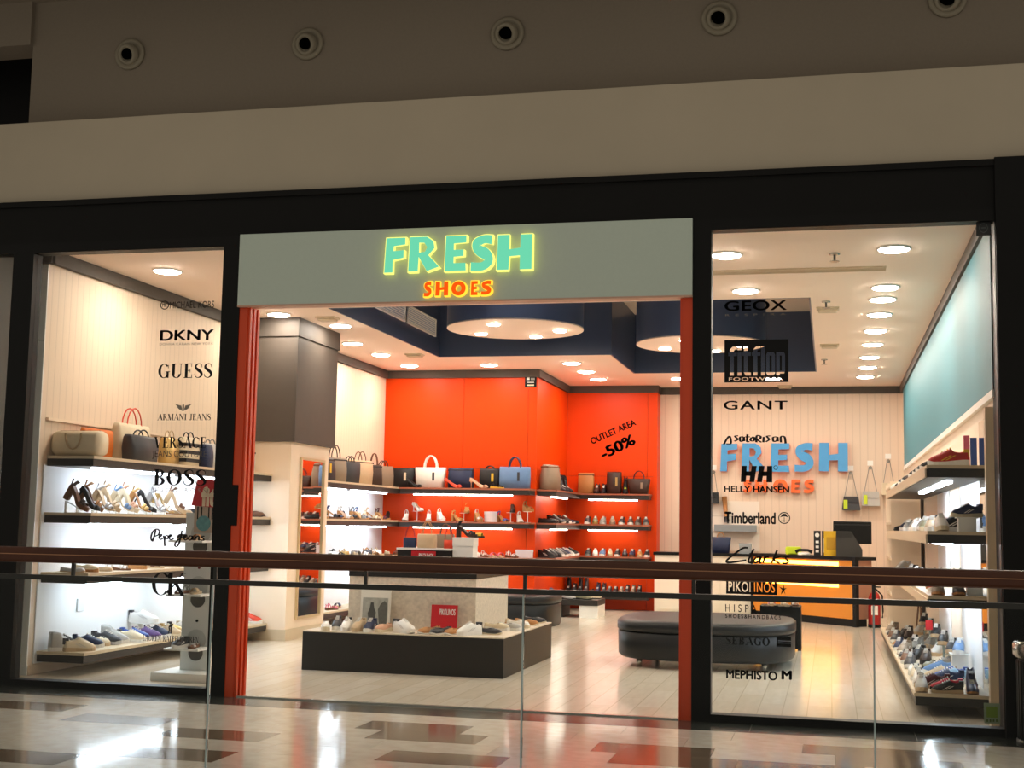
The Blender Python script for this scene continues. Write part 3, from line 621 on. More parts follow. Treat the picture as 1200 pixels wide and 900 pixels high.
strokes(w2, 'brush vinyl lettering reading Clarks', CLARKS, 2.3, 850, 926, 641, 661)
cut_plate(w2, 'black plate with cut-out lettering reading PIKOLINOS', pbox(851, 910.5, 680, 696.5, YV), [('PIKOLINOS', pbox(853.5, 908, 682, 693.8, YV))])
vinyl(w2, 'small star emblem', quads_mb([[(0, .2), (.2, 1), (.35, .3), (.2, 0)], [(-1, .6), (0, .3), (.2, 0), (-.2, 0)], [(.2, 0), (.35, .3), (1, .4), (.3, -.1)], [(-.2, 0), (.3, 0), (.1, -.3), (-.6, -.9)], [(.1, -.2), (.3, 0), (.7, -.9)]], pbox(913, 922, 685, 697, YV), YV))
sans(w2, 'HISPANITAS', 850, 929, 709, 718, .008, 1.7); sans(w2, 'SHOES&HANDBAGS', 850, 915, 720.5, 725, .01, 1.4)
serif(w2, 'SEBAGO', 850.6, 902, 746.5, 756, M_ink, .1, .2, .09); vinyl(w2, 'black square emblem', quads_mb(rq(0, 1, 0, .36) + rq(0, 1, .44, .56) + rq(0, 1, .64, 1) + rq(0, .1, 0, 1), pbox(910, 927, 746.5, 758, YV), YV))
sans(w2, 'MEPHISTO', 851, 911, 785.6, 796.4, .035); sans(w2, 'M', 915.6, 928, 785.6, 796.6, .05)
b = pbox(1144, 1161, 258, 276, YV); vinyl(w2, 'black square sticker', MB().box(b[0], b[1], YV - .001, YV, b[2], b[3]), mat('sticker_black', '161b1c', .4))
vinyl(w2, 'grey ring on the sticker', quads_mb(arcq(0, 0, 1, 1, 0, 360, .15, .15, 8) + rq(-.5, .5, -.1, .1), pbox(1147, 1158, 261, 273, YV - .003), YV - .003), mat('sticker_grey', '4a5050', .5))
b = pbox(1153, 1172, 824, 848, YV); vinyl(w2, 'square green sticker', MB().box(b[0], b[1], YV - .001, YV, b[2], b[3]), mat('sticker_pale', '8f9c80', .5))
b = pbox(1156, 1169, 828, 841, YV - .002); vinyl(w2, 'green field of the sticker', MB().box(b[0], b[1], YV - .002, YV - .001, b[2], b[3]), mat('sticker_green', '77902f', .5))
for k in range(4):
    b = pbox(1156 + k * 3.7, 1158 + k * 3.7, 843, 846, YV - .002); vinyl(w2, 'small mark on the sticker', MB().box(b[0], b[1], YV - .002, YV - .001, b[2], b[3]), mat('sticker_mark', '55652c', .5))

# ---------------------------------------------------------------- shop sign FRESH SHOES
def G_F(): return [[(0, 0), (.34, 0), (.34, .36), (.78, .42), (.78, .64), (.36, .62), (.37, .76), (.84, .8), (.84, 1), (.06, 1)]]
def G_R(): return [[(0, 0), (.32, 0), (.34, .42), (.62, 0), (1.02, .12), (.66, .46), (.86, .66), (.82, .86), (.6, 1), (.04, 1)], [(.35, .54), (.35, .83), (.52, .82), (.62, .69), (.54, .56)]]
def G_E(): return [[(0, 0), (.86, 0), (.84, .22), (.36, .22), (.36, .4), (.76, .42), (.76, .6), (.36, .6), (.36, .78), (.86, .8), (.86, 1), (.04, 1)]]
def G_H(): return [[(0, 0), (.34, 0), (.36, .38), (.66, .4), (.66, 0), (1, 0), (1, 1), (.67, 1), (.67, .62), (.36, .58), (.36, 1), (.02, 1)]]
def G_S(): return [ribbon_loop(catmull([(.84, .86, .26), (.52, .88, .24), (.22, .75, .3), (.32, .58, .32), (.62, .45, .34), (.72, .28, .32), (.48, .12, .24), (.02, .12, .24)], 8), .3)]
def ell(rx, ry, n=28): return [(.5 + rx * math.cos(2 * PI * i / n), .5 + ry * math.sin(2 * PI * i / n)) for i in range(n)]
def G_O(): return [ell(.5, .5), ell(.2, .23)]
GL = dict(F=G_F, R=G_R, E=G_E, S=G_S, H=G_H, O=G_O)
def letter3d(parent, ch, bx, y, depth, m_face, m_side, label, grow=0., face=.006):
    xs = bx[1] - bx[0]; zs = bx[3] - bx[2]
    me = curve_mesh(loops=GL[ch](), extrude=.5)
    fit_mesh(me, bx, 0)
    for v in me.vertices: v.co.y = y - depth / 2 + v.co.y * depth
    o = link('letter', me, m_side, parent); o['label'] = label
    fb = (bx[0] + grow, bx[1] - grow, bx[2] + grow, bx[3] - grow)
    me2 = fit_mesh(curve_mesh(loops=GL[ch]()), fb, y - depth - face)
    f = link('letter_face', me2, m_face, o); return o
Mg, My, Mo, Mor = emis('sign_green', '74e2b6', .92), emis('sign_yellow', 'f4f27a', 1.3), emis('sign_orange', 'ff5a10', 1.0), emis('sign_amber', 'ffc83a', 1.5)
sg = thing('shop_sign', 'illuminated green and orange letters on the grey sign panel', 'sign', (-3.1, -.1, 3.4))
sg.location = (0, 0, 0)
YS = -.1
for ch, a, b_, c_, d_ in (('F', 450, 476, 278, 320.5), ('R', 478, 516, 276.5, 319), ('E', 520.5, 547.5, 275.5, 318.5), ('S', 551, 579, 274.5, 318.5), ('H', 581.5, 624.5, 274, 317)):
    letter3d(sg, ch, pbox(a, b_, c_, d_, YS - .05), YS, .05, Mg, My, 'glowing green letter ' + ch, .008)
for ch, a, b_, c_, d_ in (('S', 496, 507, 329, 348.5), ('H', 509.5, 526.5, 329, 347.5), ('O', 528, 547, 328.5, 347.5), ('E', 551, 561, 328.5, 347), ('S', 563, 577, 328, 346.5)):
    letter3d(sg, ch, pbox(a, b_, c_, d_, YS - .04), YS, .04, Mo, Mor, 'glowing orange letter ' + ch, .008)
# letters on the wall behind the counter
wsn = thing('wall_letters', 'blue and orange raised letters on the wall behind the counter', 'sign')
Mb1, Mo1 = mat('letter_blue', '4a9bd6', .4, noise=.02, nscale=5), mat('letter_orange', 'f26a2a', .45, noise=.02, nscale=5)
for ch, a, b_, c_, d_ in (('F', 844, 864, 520, 552.5), ('R', 869, 897, 519.5, 553), ('E', 903, 925, 519.5, 553), ('S', 931, 953.5, 519, 553), ('H', 959.5, 993.5, 519, 552.5)):
    letter3d(wsn, ch, pbox(a, b_, c_, d_, YB - .12), YB, .12, Mb1, Mo1, 'blue letter ' + ch + ' with orange sides')
for ch, a, b_, c_, d_ in (('S', 871, 881, 562, 577), ('H', 885, 899, 562, 577), ('O', 906, 923, 561.5, 577.5), ('E', 927, 938, 562, 577.5), ('S', 942, 954, 562, 577.5)):
    letter3d(wsn, ch, pbox(a, b_, c_, d_, YB - .1), YB, .1, Mo1, Mo1, 'orange letter ' + ch)

# ---------------------------------------------------------------- balustrade
YR = -3.8
ba = thing('balustrade', 'glass balustrade with brown wooden handrail and dark metal channel', 'balustrade', (0, 0, 0))
part('handrail', MB().tube([(-6.6, YR, 1.279), (3.2, YR, 1.279)], .045, 20), M_wood, ba, 'brown polished wooden handrail')
part('bead', box(-6.6, 3.2, YR - .0475, YR - .043, 1.281, 1.286), mat('bead_highlight', '9a6a48', .3, noise=.2, nscale=10), ba, 'bead along the handrail with its highlight painted in')  # thin ridge, its lighter colour stands in for the rail's highlight
part('channel', box(-6.6, 3.2, YR - .018, YR + .018, 1.138, 1.166), M_bar, ba, 'dark metal channel along the glass')
bk = MB().box(-.009, .009, -.009, .009, 1.16, 1.25).mesh('bracket')
for k in range(-3, 6): link('bracket', bk, M_bar, ba, (-1.565 + k * .885, YR, 0))
for k in range(-3, 3):
    x0 = -1.572 + k * 1.775
    part('glass_panel', box(x0 + .006, x0 + 1.769, YR - .006, YR + .006, -.25, 1.14), M_rail_glass, ba)
    part('panel_edge', box(x0 - .004, x0 + .005, YR - .008, YR + .008, -.25, 1.14), M_edge, ba, 'bright edge between glass panels')
part('base_channel', box(-6.6, 3.2, YR - .06, YR + .06, -.28, -.12), M_bar, ba)
# litter bin beside the pier
lb = thing('litter_bin', 'black ribbed litter bin with steel rim before the black pier', 'bin', (1.50, -.42, 0))
part('body', MB().lathe([(.2, 0.03), (.2, .62)], n=24), mat('bin_black', '101010', .5), lb)
rb = box(-.006, .006, .198, .212, .05, .6).mesh('rib')
for k in range(36): link('rib', rb, mat('bin_rib', '1b1b1a', .4), lb, None, (0, 0, 2 * PI * k / 36))
part('rim', MB().lathe([(.215, .62), (.235, .64), (.235, .72), (.215, .74), (.18, .74), (.18, .7)], n=32, cap=False), M_steel, lb, 'steel rim')
part('base_ring', MB().lathe([(.2, 0), (.22, .0), (.22, .045), (.2, .05)], n=32), M_bar, lb)

# ================================================================ SHELVES
SHELVES = {}; SURFS = []
def shelf(key, x0, x1, y0, y1, z, label, strips=(), mt=M_shelft, me=M_shelf, th=.1, sm=None):
    t = thing('wall_shelf', label, 'shelf', ((x0 + x1) / 2, (y0 + y1) / 2, z - th)); t.location = (0, 0, 0)
    part('board', box(x0, x1, y0, y1, z - .028, z), mt, t, 'thin top board')
    part('edge', box(x0 + (.0 if x0 < -7 else .012), x1 - .012, y0 + .012, y1 - .0, z - th, z - .028), me, t, 'dark deep edge')
    for s in strips: part('light_strip', box(*s, z - th - .022, z - th), sm or M_strip, t, 'bright light strip')
    SHELVES[key] = z; SURFS.append((x0, x1, y0, y1, z))
ZS = (2.09, 1.54, .965, .215)
nm = ('top', 'second', 'third', 'lowest')
for i, z in enumerate(ZS):
    st = [(XL + .3, XL + .36, 1.15, 2.75), (XL + .3, XL + .36, 3.05, 4.8)] if i < 3 else ()
    shelf(('L', i), XL + .01, -6.9, .82, 5.05, z, nm[i] + ' shelf along the cream ribbed wall', st, M_shelft, M_shelf)
    st = [(XL + .25, XL + .3, 6.6, 8.3), (XL + .25, XL + .3, 8.6, 10.2)] if i < 3 else ()
    shelf(('C', i), XL + .01, -7.0, 6.42, YO - .01, z, nm[i] + ' shelf of the bright bay beyond the column', st)
    st = [(-6.8, -5.1, YO - .22, YO - .17)] if i < 3 else ()
    if i < 3: shelf(('O', i), -7.0, XS, YO - .4, YO - .0, z, nm[i] + ' shelf on the wide orange wall', st, mat('shelf_red_top', '9a5a40', .4), M_shelf, sm=M_stripw)
    st = [(-4.6, -4.55, 11.3, 12.6)] if i < 3 else ()
    shelf(('S', i), XS, XS + .35, YO + .05, YF - .4, z if i < 3 else .3, nm[i] + ' shelf on the orange return wall', st, MATS['shelf_red_top'], M_shelf, sm=M_stripw)
    st = [(-4.3, -3.4, YF - .22, YF - .17)] if i < 3 else ()
    shelf(('F', i), XS, -3.16, YF - .4, YF, z if i < 3 else .3, nm[i] + ' shelf on the orange outlet wall', st, MATS['shelf_red_top'], M_shelf, sm=M_stripw)
    st = [(XR - .3, XR - .24, 1.4, 3.0), (XR - .3, XR - .24, 3.5, 5.0)] if i < 3 else ()
    zz = (2.05, 1.51, .99, .18)[i]
    shelf(('R', i), .66 if i == 3 else .77, XR - .017, .72 if i < 3 else .95, 8.6, zz, nm[i] + ' shelf along the blue-panelled wall', st, M_shelft, mat('shelf_black_edge', '171412', .5))
ZR = (2.05, 1.51, .99, .18)
for i in range(3):
    part('fascia', box(.757, .77, .74, 8.6, ZR[i] - .1, ZR[i] - .028), M_shelft, [o for o in COL.objects if o.get('label') == nm[i] + ' shelf along the blue-panelled wall'][0], 'beige aisle-side fascia')
# dark shelf uprights deep in the blue-panelled bay
t = thing('shelf_tower', 'narrow dark shelf tower at the deep end of the blue-panelled wall', 'shelf', (1.02, 9.5, 0))
part('back', box(.2, .23, -.8, .8, 0, 2.2), mat('tower_brown', '3a2a22', .5), t)
for y in (-.8, 0, .78): part('upright', box(-.2, .2, y, y + .03, 0, 2.2), M_cream, t)
for z in (.1, .6, 1.1, 1.6, 2.1): part('board', box(-.2, .2, -.77, .78, z, z + .03), M_shelft, t)

# ================================================================ SHOES AND BAGS
def sm(a, b, t): t = max(0, min(1, (t - a) / (b - a))); return t * t * (3 - 2 * t)
WPTS = ((0, .5), (.04, .68), (.15, .74), (.35, .7), (.55, .86), (.72, 1.0), (.85, .92), (.95, .62), (1, .3))
def interp(P, t):
    for (a, u), (b, v) in zip(P, P[1:]):
        if t <= b: return u + (v - u) * (t - a) / (b - a)
    return P[-1][1]
def shoe_mesh(kind):
    """parts of a shoe of unit design: toe towards +x, length .27, standing on z = 0"""
    K = dict(sneaker=(.28, .048, .010, .026, .086, .092, .43), runner=(.29, .05, .014, .032, .082, .094, .43), hightop=(.27, .048, .008, .026, .135, .1, .43), boot=(.28, .048, .028, .016, .15, .08, .42),
             tallboot=(.28, .048, .03, .016, .24, .085, .42), loafer=(.27, .045, .012, .012, .05, .052, .56), pump=(.235, .038, .085, .005, .042, .036, .72), flat=(.25, .042, .008, .01, .042, .04, .66), espadrille=(.26, .045, .012, .026, .045, .052, .55),
             sandal=(.26, .044, .018, .02, 0, 0, 0), heelsandal=(.235, .04, .085, .012, 0, 0, 0), wedge=(.24, .042, .06, .03, 0, 0, 0), platform=(.235, .042, .09, .035, 0, 0, 0), slide=(.26, .046, .012, .024, 0, 0, 0))[kind]
    L, W, H, S, C, V, tv = K; out = {}
    zb = lambda t: H * (1 - sm(.12, .66, t)) + (.012 * sm(.85, 1, t) if kind not in ('wedge', 'platform', 'slide', 'sandal') else 0)
    X = lambda t: (t - .5) * L; Wd = lambda t: W * interp(WPTS, t)
    solid = kind in ('wedge', 'espadrille', 'sandal', 'slide', 'sneaker', 'runner', 'hightop')
    st = [0, .04, .15, .35, .55, .72, .85, .95, 1]
    mb = MB(); v = []
    for t in st:
        lo = 0 if (solid and kind != 'runner') else zb(t)
        if kind == 'runner': lo = .012 * sm(.8, 1, t) + .008 * (1 - sm(0, .12, t))
        hi = zb(t) + S; ww = Wd(t)
        v += [(X(t), -ww * .96, lo), (X(t), ww * .96, lo), (X(t), ww, hi), (X(t), -ww, hi)]
    f = [(0, 1, 2, 3), (32, 35, 34, 33)] + [(4 * i + k, 4 * i + 4 + k, 4 * i + 4 + (k + 1) % 4, 4 * i + (k + 1) % 4) for i in range(8) for k in range(4)]
    mb.add(v, [tuple(reversed(q)) for q in f])
    out['sole'] = mb
    if C:
        st = [0, .03, .1, .22, .34, tv - .06, tv, tv + .1, .8, .9, .97, 1]; v = []; n = 9
        for t in st:
            b = zb(t) + S - .003; ww = Wd(t) * (.98 if t < .97 else .9); op = t < tv - .01
            if op:
                h = C * (1.0 - .3 * math.sin(PI * min(1, t / tv))) if C < .1 else C * (1.0 if t < .3 else 1 - .3 * (t - .3) / .2)
                if t == 0: h *= .96
                k = .72 if C < .1 else .82; dip = .006 if t > .02 else h * .9
                v += [(X(t), -ww, b), (X(t) + (.006 if t < .01 else 0), -ww * 1.02, b + h * .4), (X(t) + (.01 if t < .01 else 0), -ww * k, b + h * .85), (X(t) + (.012 if t < .01 else 0), -ww * k * .92, b + h), (X(t) + .012, 0, b + dip)]
            else:
                u = (t - tv) / (1 - tv); h = V * (1 - u) ** 1.35 + .036 * min(1, (1 - u) * 5) * u ** .5
                if C >= .1 and t == tv: h = C * .78
                v += [(X(t), -ww, b), (X(t), -ww * 1.02, b + h * .4), (X(t), -ww * .8, b + h * .76), (X(t), -ww * .45, b + h * .95), (X(t), 0, b + h)]
            m5 = v[-5:]; v += [(p[0], -p[1], p[2]) for p in reversed(m5[:4])]
        f = [(i * n + k, i * n + k + 1, i * n + n + k + 1, i * n + n + k) for i in range(len(st) - 1) for k in range(n - 1)]
        f += [tuple(range(n)), tuple(reversed(range((len(st) - 1) * n, len(st) * n)))]
        out['upper'] = MB().add(v, [tuple(reversed(q)) for q in f], True)
        iv = []; its = [.05, .12, .25, .4, tv - .07, tv - .03]
        for t in its:
            ww = Wd(t) * .62 * (.6 if t in (its[0], its[-1]) else 1); zz = zb(t) + S + C * (.62 if C < .1 else .8); iv += [(X(t) + .012, -ww, zz), (X(t) + .012, ww, zz)]
        out['insole'] = MB().add(iv, [(2 * i, 2 * i + 2, 2 * i + 3, 2 * i + 1) for i in range(5)])
        if kind in ('sneaker', 'runner', 'hightop', 'boot', 'tallboot'):
            lb_ = MB()
            for k in range(4):
                t = tv + .02 + k * .065; u = (t - tv) / (1 - tv); h = V * (1 - u) ** 1.35 + .036 * u ** .5; b = zb(t) + S
                ww = Wd(t) * .4; lb_.box(X(t) - .004, X(t) + .004, -ww, ww, b + h * .93, b + h * 1.0 + .003)
            out['laces'] = lb_
            if kind in ('sneaker', 'runner'):
                sv = []; sf_ = []
                for sgn in (-1, 1):
                    for (ta, za, tb_, zb2) in ((.3, .5, .52, .12), (.4, .55, .62, .12)):
                        q0 = len(sv)
                        for t, zf in ((ta, za), (ta + .05, za), (tb_ + .05, zb2), (tb_, zb2)):
                            sv.append((X(t), sgn * Wd(t) * 1.03, zb(t) + S + .072 * zf))
                        sf_.append((q0, q0 + 1, q0 + 2, q0 + 3) if sgn < 0 else (q0 + 3, q0 + 2, q0 + 1, q0))
                out['side_stripe'] = MB().add(sv, sf_)
                b = zb(.05) + S; out['heel_tab'] = MB().box(X(0) - .002, X(.13), -W * .5, W * .5, b + C * .3, b + C * .93)
        elif kind in ('loafer', 'espadrille'):
            t = tv + .04; b = zb(t) + S; ww = Wd(t) * .72; out['vamp_band'] = MB().box(X(t) - .014, X(t) + .014, -ww, ww, b + V * .5, b + V * .93)
        if kind == 'flat': out['bow'] = MB().box(X(.8) - .008, X(.8) + .008, -.016, .016, zb(.8) + S + V * .72, zb(.8) + S + V * .95)
    else:
        def band(t, wd, h, lean=0.):
            sb = MB(); out['strap_%d' % len(out)] = sb
            q = []; ww = Wd(t) * 1.0; b = zb(t) + S * .8
            for dx in (-wd / 2, wd / 2):
                q += [(X(t) + dx + lean * math.sin(PI * k / 8), -ww * math.cos(PI * k / 8), b + h * math.sin(PI * k / 8)) for k in range(9)]
                q += [(X(t) + dx + lean * math.sin(PI * k / 8), -(ww - .004) * math.cos(PI * k / 8), b + (h - .004) * math.sin(PI * k / 8)) for k in range(9)]
            f = []
            for k in range(8): f += [(k, k + 1, 19 + k, 18 + k), (9 + k, 27 + k, 28 + k, 10 + k), (k, 9 + k, 10 + k, k + 1), (18 + k, 19 + k, 28 + k, 27 + k)]
            sb.add(q, f, True)
        if kind == 'slide': band(.66, .1, .052)
        else:
            band(.8, .03, .034); band(.68, .022, .045)
            if kind != 'sandal': band(.08, .012, .06, .02)
            else: band(.3, .016, .07, -.02)
            out['heel_post'] = MB().tube([(X(.02), 0, zb(.02) + S - .004), (X(0) - .004, 0, zb(0) + S + .05)], .006, 6)
            band(.02, .012, .058, .05)
    if kind in ('pump',): out['heel'] = MB().lathe([(.006, 0), (.006, .045), (.011, .07), (.026, .09)], (X(.09), 0, 0), 8)
    if kind in ('heelsandal', 'platform'): out['heel'] = MB().box(X(0.0), X(.2), -.026, .026, 0, H + .004, .006)
    if kind in ('boot', 'tallboot', 'loafer'): out['heel'] = MB().box(X(.01), X(.26), -W * .7, W * .7, 0, H + .003)
    return {k: m.mesh(kind + '_' + k) for k, m in out.items()}
SHOE = {}
COLORS = dict(white='efece6', cream='dccdb0', beige='c4ab8a', tan='b07c48', brown='6b452c', dark_brown='3a2820', black='18171a', charcoal='36363a', grey='86847f', light_grey='b9b8b4', navy='1f2a4a', blue='36549c', denim='5f7fa8', pale_blue='9fc0d8',
              red='b5261f', coral='d8452a', pink='d96a86', crimson='c8203f', gold='c9a86a', silver='c8c8cc', khaki='7a7458', olive='5c5a40', nude='d0a184', yellow='d8b02c', burgundy='4c1820', taupe='8d7b68', orange='d9701f', purple='5a3f78', teal='3f7d7c', lime='c6dc2e')
def cm(c, rough=.5):
    return mat('dyed_' + c, COLORS[c], .28 if c in ('gold', 'silver') else rough, .6 if c in ('gold', 'silver') else 0, .4, noise=.06, nscale=18)
KN = dict(sneaker='lace-up sneaker', runner='running shoe', hightop='high-top sneaker', boot='ankle boot', tallboot='tall boot', loafer='loafer', pump='high-heeled pump', flat='ballet flat', espadrille='espadrille', sandal='strappy flat sandal', heelsandal='heeled strappy sandal', wedge='wedge sandal', platform='platform heel sandal', slide='slide sandal')
SURF = SURFS; FOOT = []
def corners(x, y, a, l, w_):
    c, s_ = math.cos(a), math.sin(a); return [(x + c * u - s_ * v, y + s_ * u + c * v) for u, v in ((l, w_), (-l, w_), (-l, -w_), (l, -w_))]
def apart(P, Q):
    for A in (P, Q):
        for i in (0, 1):
            ax = (A[i][0] - A[i + 1][0], A[i][1] - A[i + 1][1]); p = [q[0] * ax[0] + q[1] * ax[1] for q in P]; r_ = [q[0] * ax[0] + q[1] * ax[1] for q in Q]
            if max(p) <= min(r_) or max(r_) <= min(p): return True
    return False
def settle(loc, rz, l, w_, h):
    """the free spot next to loc on the surface it stands on: no overhang, no overlap"""
    x, y, z = loc; sf = [q for q in SURF if abs(q[4] - z) < .004 and q[0] - .1 < x < q[1] + .1 and q[2] - .1 < y < q[3] + .1]
    near = [q for q in FOOT if q[1] < z + h and q[2] > z + .002]
    best = None
    for da in (0, 12, -12, 25, -25, 45, -45):
        for k in range(160):
            r_ = .011 * (k // 8); an = (k % 8) * PI / 4
            if k % 8 and k < 8: continue
            X_, Y_ = x + r_ * math.cos(an), y + r_ * math.sin(an); a = rz + math.radians(da); P = corners(X_, Y_, a, l / 2, w_ / 2)
            if sf and not any(all(q[0] - .004 <= p[0] <= q[1] + .004 and q[2] - .004 <= p[1] <= q[3] + .004 for p in P) for q in sf): continue
            if all(apart(P, q[0]) for q in near):
                sc_ = r_ + abs(da) * .002
                if best is None or sc_ < best[0]: best = (sc_, X_, Y_, a)
                break
    if best is None: best = (0, x, y, rz); MISS.append(loc)
    FOOT.append((corners(best[1], best[2], best[3], l / 2, w_ / 2), z, z + h))
    return (best[1], best[2], z), best[3]
MISS = []
def reserve(x0, x1, y0, y1, z0, z1): FOOT.append(([(x1, y1), (x0, y1), (x0, y0), (x1, y0)], z0, z1))
DIM = {}
def shoe(kind, col, loc, rz, label, group, sole=None, accent=None, tilt=(0, 0), scale=1.):
    if kind not in SHOE:
        SHOE[kind] = shoe_mesh(kind); vs = [v.co for me in SHOE[kind].values() for v in me.vertices]
        DIM[kind] = (2 * max(abs(v.x) for v in vs), 2 * max(abs(v.y) for v in vs), max(v.z for v in vs))
    d_ = DIM[kind]; loc, rz = settle(loc, rz, d_[0] * scale + .004, d_[1] * scale + .004, d_[2] * scale)
    nmz = {'sneaker': 'sneaker', 'runner': 'running_shoe', 'hightop': 'high_top_sneaker', 'boot': 'ankle_boot', 'tallboot': 'tall_boot', 'loafer': 'loafer', 'pump': 'pump', 'flat': 'ballet_flat', 'espadrille': 'espadrille', 'sandal': 'sandal', 'heelsandal': 'heeled_sandal', 'wedge': 'wedge_sandal', 'platform': 'platform_sandal', 'slide': 'slide_sandal'}[kind]
    t = thing(nmz, label, 'shoe', loc, rz, group); t.rotation_euler = (tilt[0], tilt[1], rz); t.scale = (scale,) * 3
    ds = {'sneaker': 'white', 'runner': 'white', 'hightop': 'white', 'boot': 'black', 'tallboot': 'black', 'loafer': 'black', 'espadrille': 'tan', 'pump': col, 'flat': 'beige', 'slide': 'beige', 'wedge': 'tan', 'sandal': 'brown'}.get(kind, 'tan' if col != 'black' else 'black')
    for k, me in SHOE[kind].items():
        m = cm(sole or ds) if k == 'sole' else cm(accent or ({'laces': 'white', 'heel_tab': 'charcoal' if col in ('white', 'cream') else col}.get(k) or (col if k != 'heel' else (sole or ds)))) if k in ('laces', 'heel_tab', 'bow', 'vamp_band', 'heel') else cm(col)
        if k == 'side_stripe': m = cm(accent or ('light_grey' if col in ('white', 'cream') else 'cream' if col in ('beige', 'gold', 'tan', 'light_grey') else 'white'))
        if k == 'insole': m = cm('taupe' if col in ('white', 'cream', 'beige', 'nude', 'light_grey', 'gold') else 'dark_brown')
        if k == 'heel': m = cm(sole or (col if kind == 'pump' else ds))
        link('strap' if k.startswith('strap') else k, me, m, t)
    return t
def pitched(kind, col, loc, rz, label, group, deg=28, **kw):
    """a shoe shown toe-down on a small clear wedge"""
    n0 = len(FOOT); t = shoe(kind, col, loc, rz, label, group, **kw); sc_ = t.scale[0]; L = DIM[kind][0] * sc_; a = math.radians(deg)
    t.rotation_euler = (0, a, t.rotation_euler.z); t.location.z = loc[2] + L / 2 * math.sin(a) + .004
    q = thing('shoe_wedge', 'wedge under the ' + label, 'stand', (t.location.x, t.location.y, loc[2]), t.rotation_euler.z)
    x0, x1 = -L / 2 * math.cos(a) * .75, L / 2 * math.cos(a) * .55; hh = lambda x: max(.004, L / 2 * math.sin(a) - x * math.tan(a) - .008)
    part('plate', MB().prism([(x0, hh(x0) - .004), (x1, hh(x1) - .004), (x1, hh(x1)), (x0, hh(x0))], -.02, .02, 1), M_white, q)
    part('leg', box(x0, x0 + .006, -.02, .02, 0, hh(x0) - .004), M_white, q); part('foot', box(x0, x1, -.02, .02, 0, .004), M_white, q)
    return t
def cname(c): return c.replace('_', ' ')
# ---- bags
def arch(w, h, y, z, n=8): return [(-w / 2 * math.cos(PI * k / n), y, z + h * math.sin(PI * k / n)) for k in range(n + 1)]
def bag(name, label, loc, rz, w, h, d, col, group=None, handle=None, hh=.12, flare=1.1, tagc=None, band=None, hw=None, hr=.008, stripes=None, bulge=1.06):
    loc, rz = settle(loc, rz, w * max(1, flare) + .004, d * 1.12 + .004, h)
    t = thing(name, label, 'bag', loc, rz, group)
    v = []; lv = ((0, .94, .9), (.02, 1, 1), (.5, (1 + flare) / 2 * 1.0, bulge), (.9, flare, .7), (1, flare * .99, .42))
    for z, a, b in lv:
        x, y = w / 2 * a, d / 2 * b; c = min(x, y) * .35
        v += [(-x + c, -y, z * h), (x - c, -y, z * h), (x, -y + c, z * h), (x, y - c, z * h), (x - c, y, z * h), (-x + c, y, z * h), (-x, y - c, z * h), (-x, -y + c, z * h)]
    f = [tuple(reversed(range(8))), tuple(range(32, 40))] + [(k * 8 + i, k * 8 + (i + 1) % 8, k * 8 + 8 + (i + 1) % 8, k * 8 + 8 + i) for k in range(4) for i in range(8)]
    part('body', MB().add(v, f, True), cm(col, .45), t)
    if handle:
        for s in (-1, 1):
            part('handle', MB().tube(arch(hw or w * .42, hh, s * d * .2, h * .93), hr, 6), cm(handle), t)
    if band: part('trim_band', MB().box(-w / 2 * flare - .002, w / 2 * flare + .002, -d * .36, d * .36, h * .86, h * .93), cm(band), t)
    if stripes:
        for k, zf in enumerate((.15, .42, .68)): part('stripe', MB().box(-w / 2 * 1.02, w / 2 * 1.02, -d / 2 * 1.07, d / 2 * 1.07, h * zf, h * (zf + .12)), cm(stripes), t)
    if tagc: part('price_tag', MB().box(w * .12, w * .12 + .04, -d / 2 * 1.12, -d / 2 * 1.1, h * .35, h * .75), cm(tagc), t)
    return t
def duffle(label, loc, rz, w, h, d, col, handle):
    loc, rz = settle(loc, rz, w, d + .05, h)
    t = thing('duffle_bag', label, 'bag', loc, rz)
    pr = []; v = []; n = 14
    for x, k in ((-w / 2, .86), (-w / 2 + .03, 1), (w / 2 - .03, 1), (w / 2, .86)):
        v += [(x, d / 2 * k * math.copysign(abs(math.cos(2 * PI * i / n)) ** .6, math.cos(2 * PI * i / n)), h / 2 + h / 2 * k * math.copysign(abs(math.sin(2 * PI * i / n)) ** .6, math.sin(2 * PI * i / n))) for i in range(n)]
    f = [tuple(range(n)), tuple(reversed(range(3 * n, 4 * n)))] + [(a * n + (i + 1) % n, a * n + i, a * n + n + i, a * n + n + (i + 1) % n) for a in range(3) for i in range(n)]
    part('body', MB().add(v, f, True), cm(col, .5), t)
    for s in (-1, 1): part('handle', MB().tube([(-w * .17 * math.cos(PI * k / 8), s * (d / 2 + .012), h * .86 - h * .6 * math.sin(PI * k / 8)) for k in range(9)], .009, 6), cm(handle), t)
    part('zip', box(-w / 2 + .03, w / 2 - .03, -.008, .008, h - .006, h + .004), cm('taupe'), t)
    return t
def boxthing(name, label, cat, loc, rz, w, d, h, m, lid=True, lidm=None):
    loc, rz = settle(loc, rz, w + .01, d + .01, h)
    t = thing(name, label, cat, loc, rz)
    part('body', box(-w / 2, w / 2, -d / 2, d / 2, 0, h * (.75 if lid else 1)), m, t)
    if lid: part('lid', box(-w / 2 - .004, w / 2 + .004, -d / 2 - .004, d / 2 + .004, h * .72, h), lidm or m, t)
    return t
def Yat(px, py, X): return hit(px, py, 0, X).y
def Xat(px, py, Y): return hit(px, py, 1, Y).x
R = math.radians

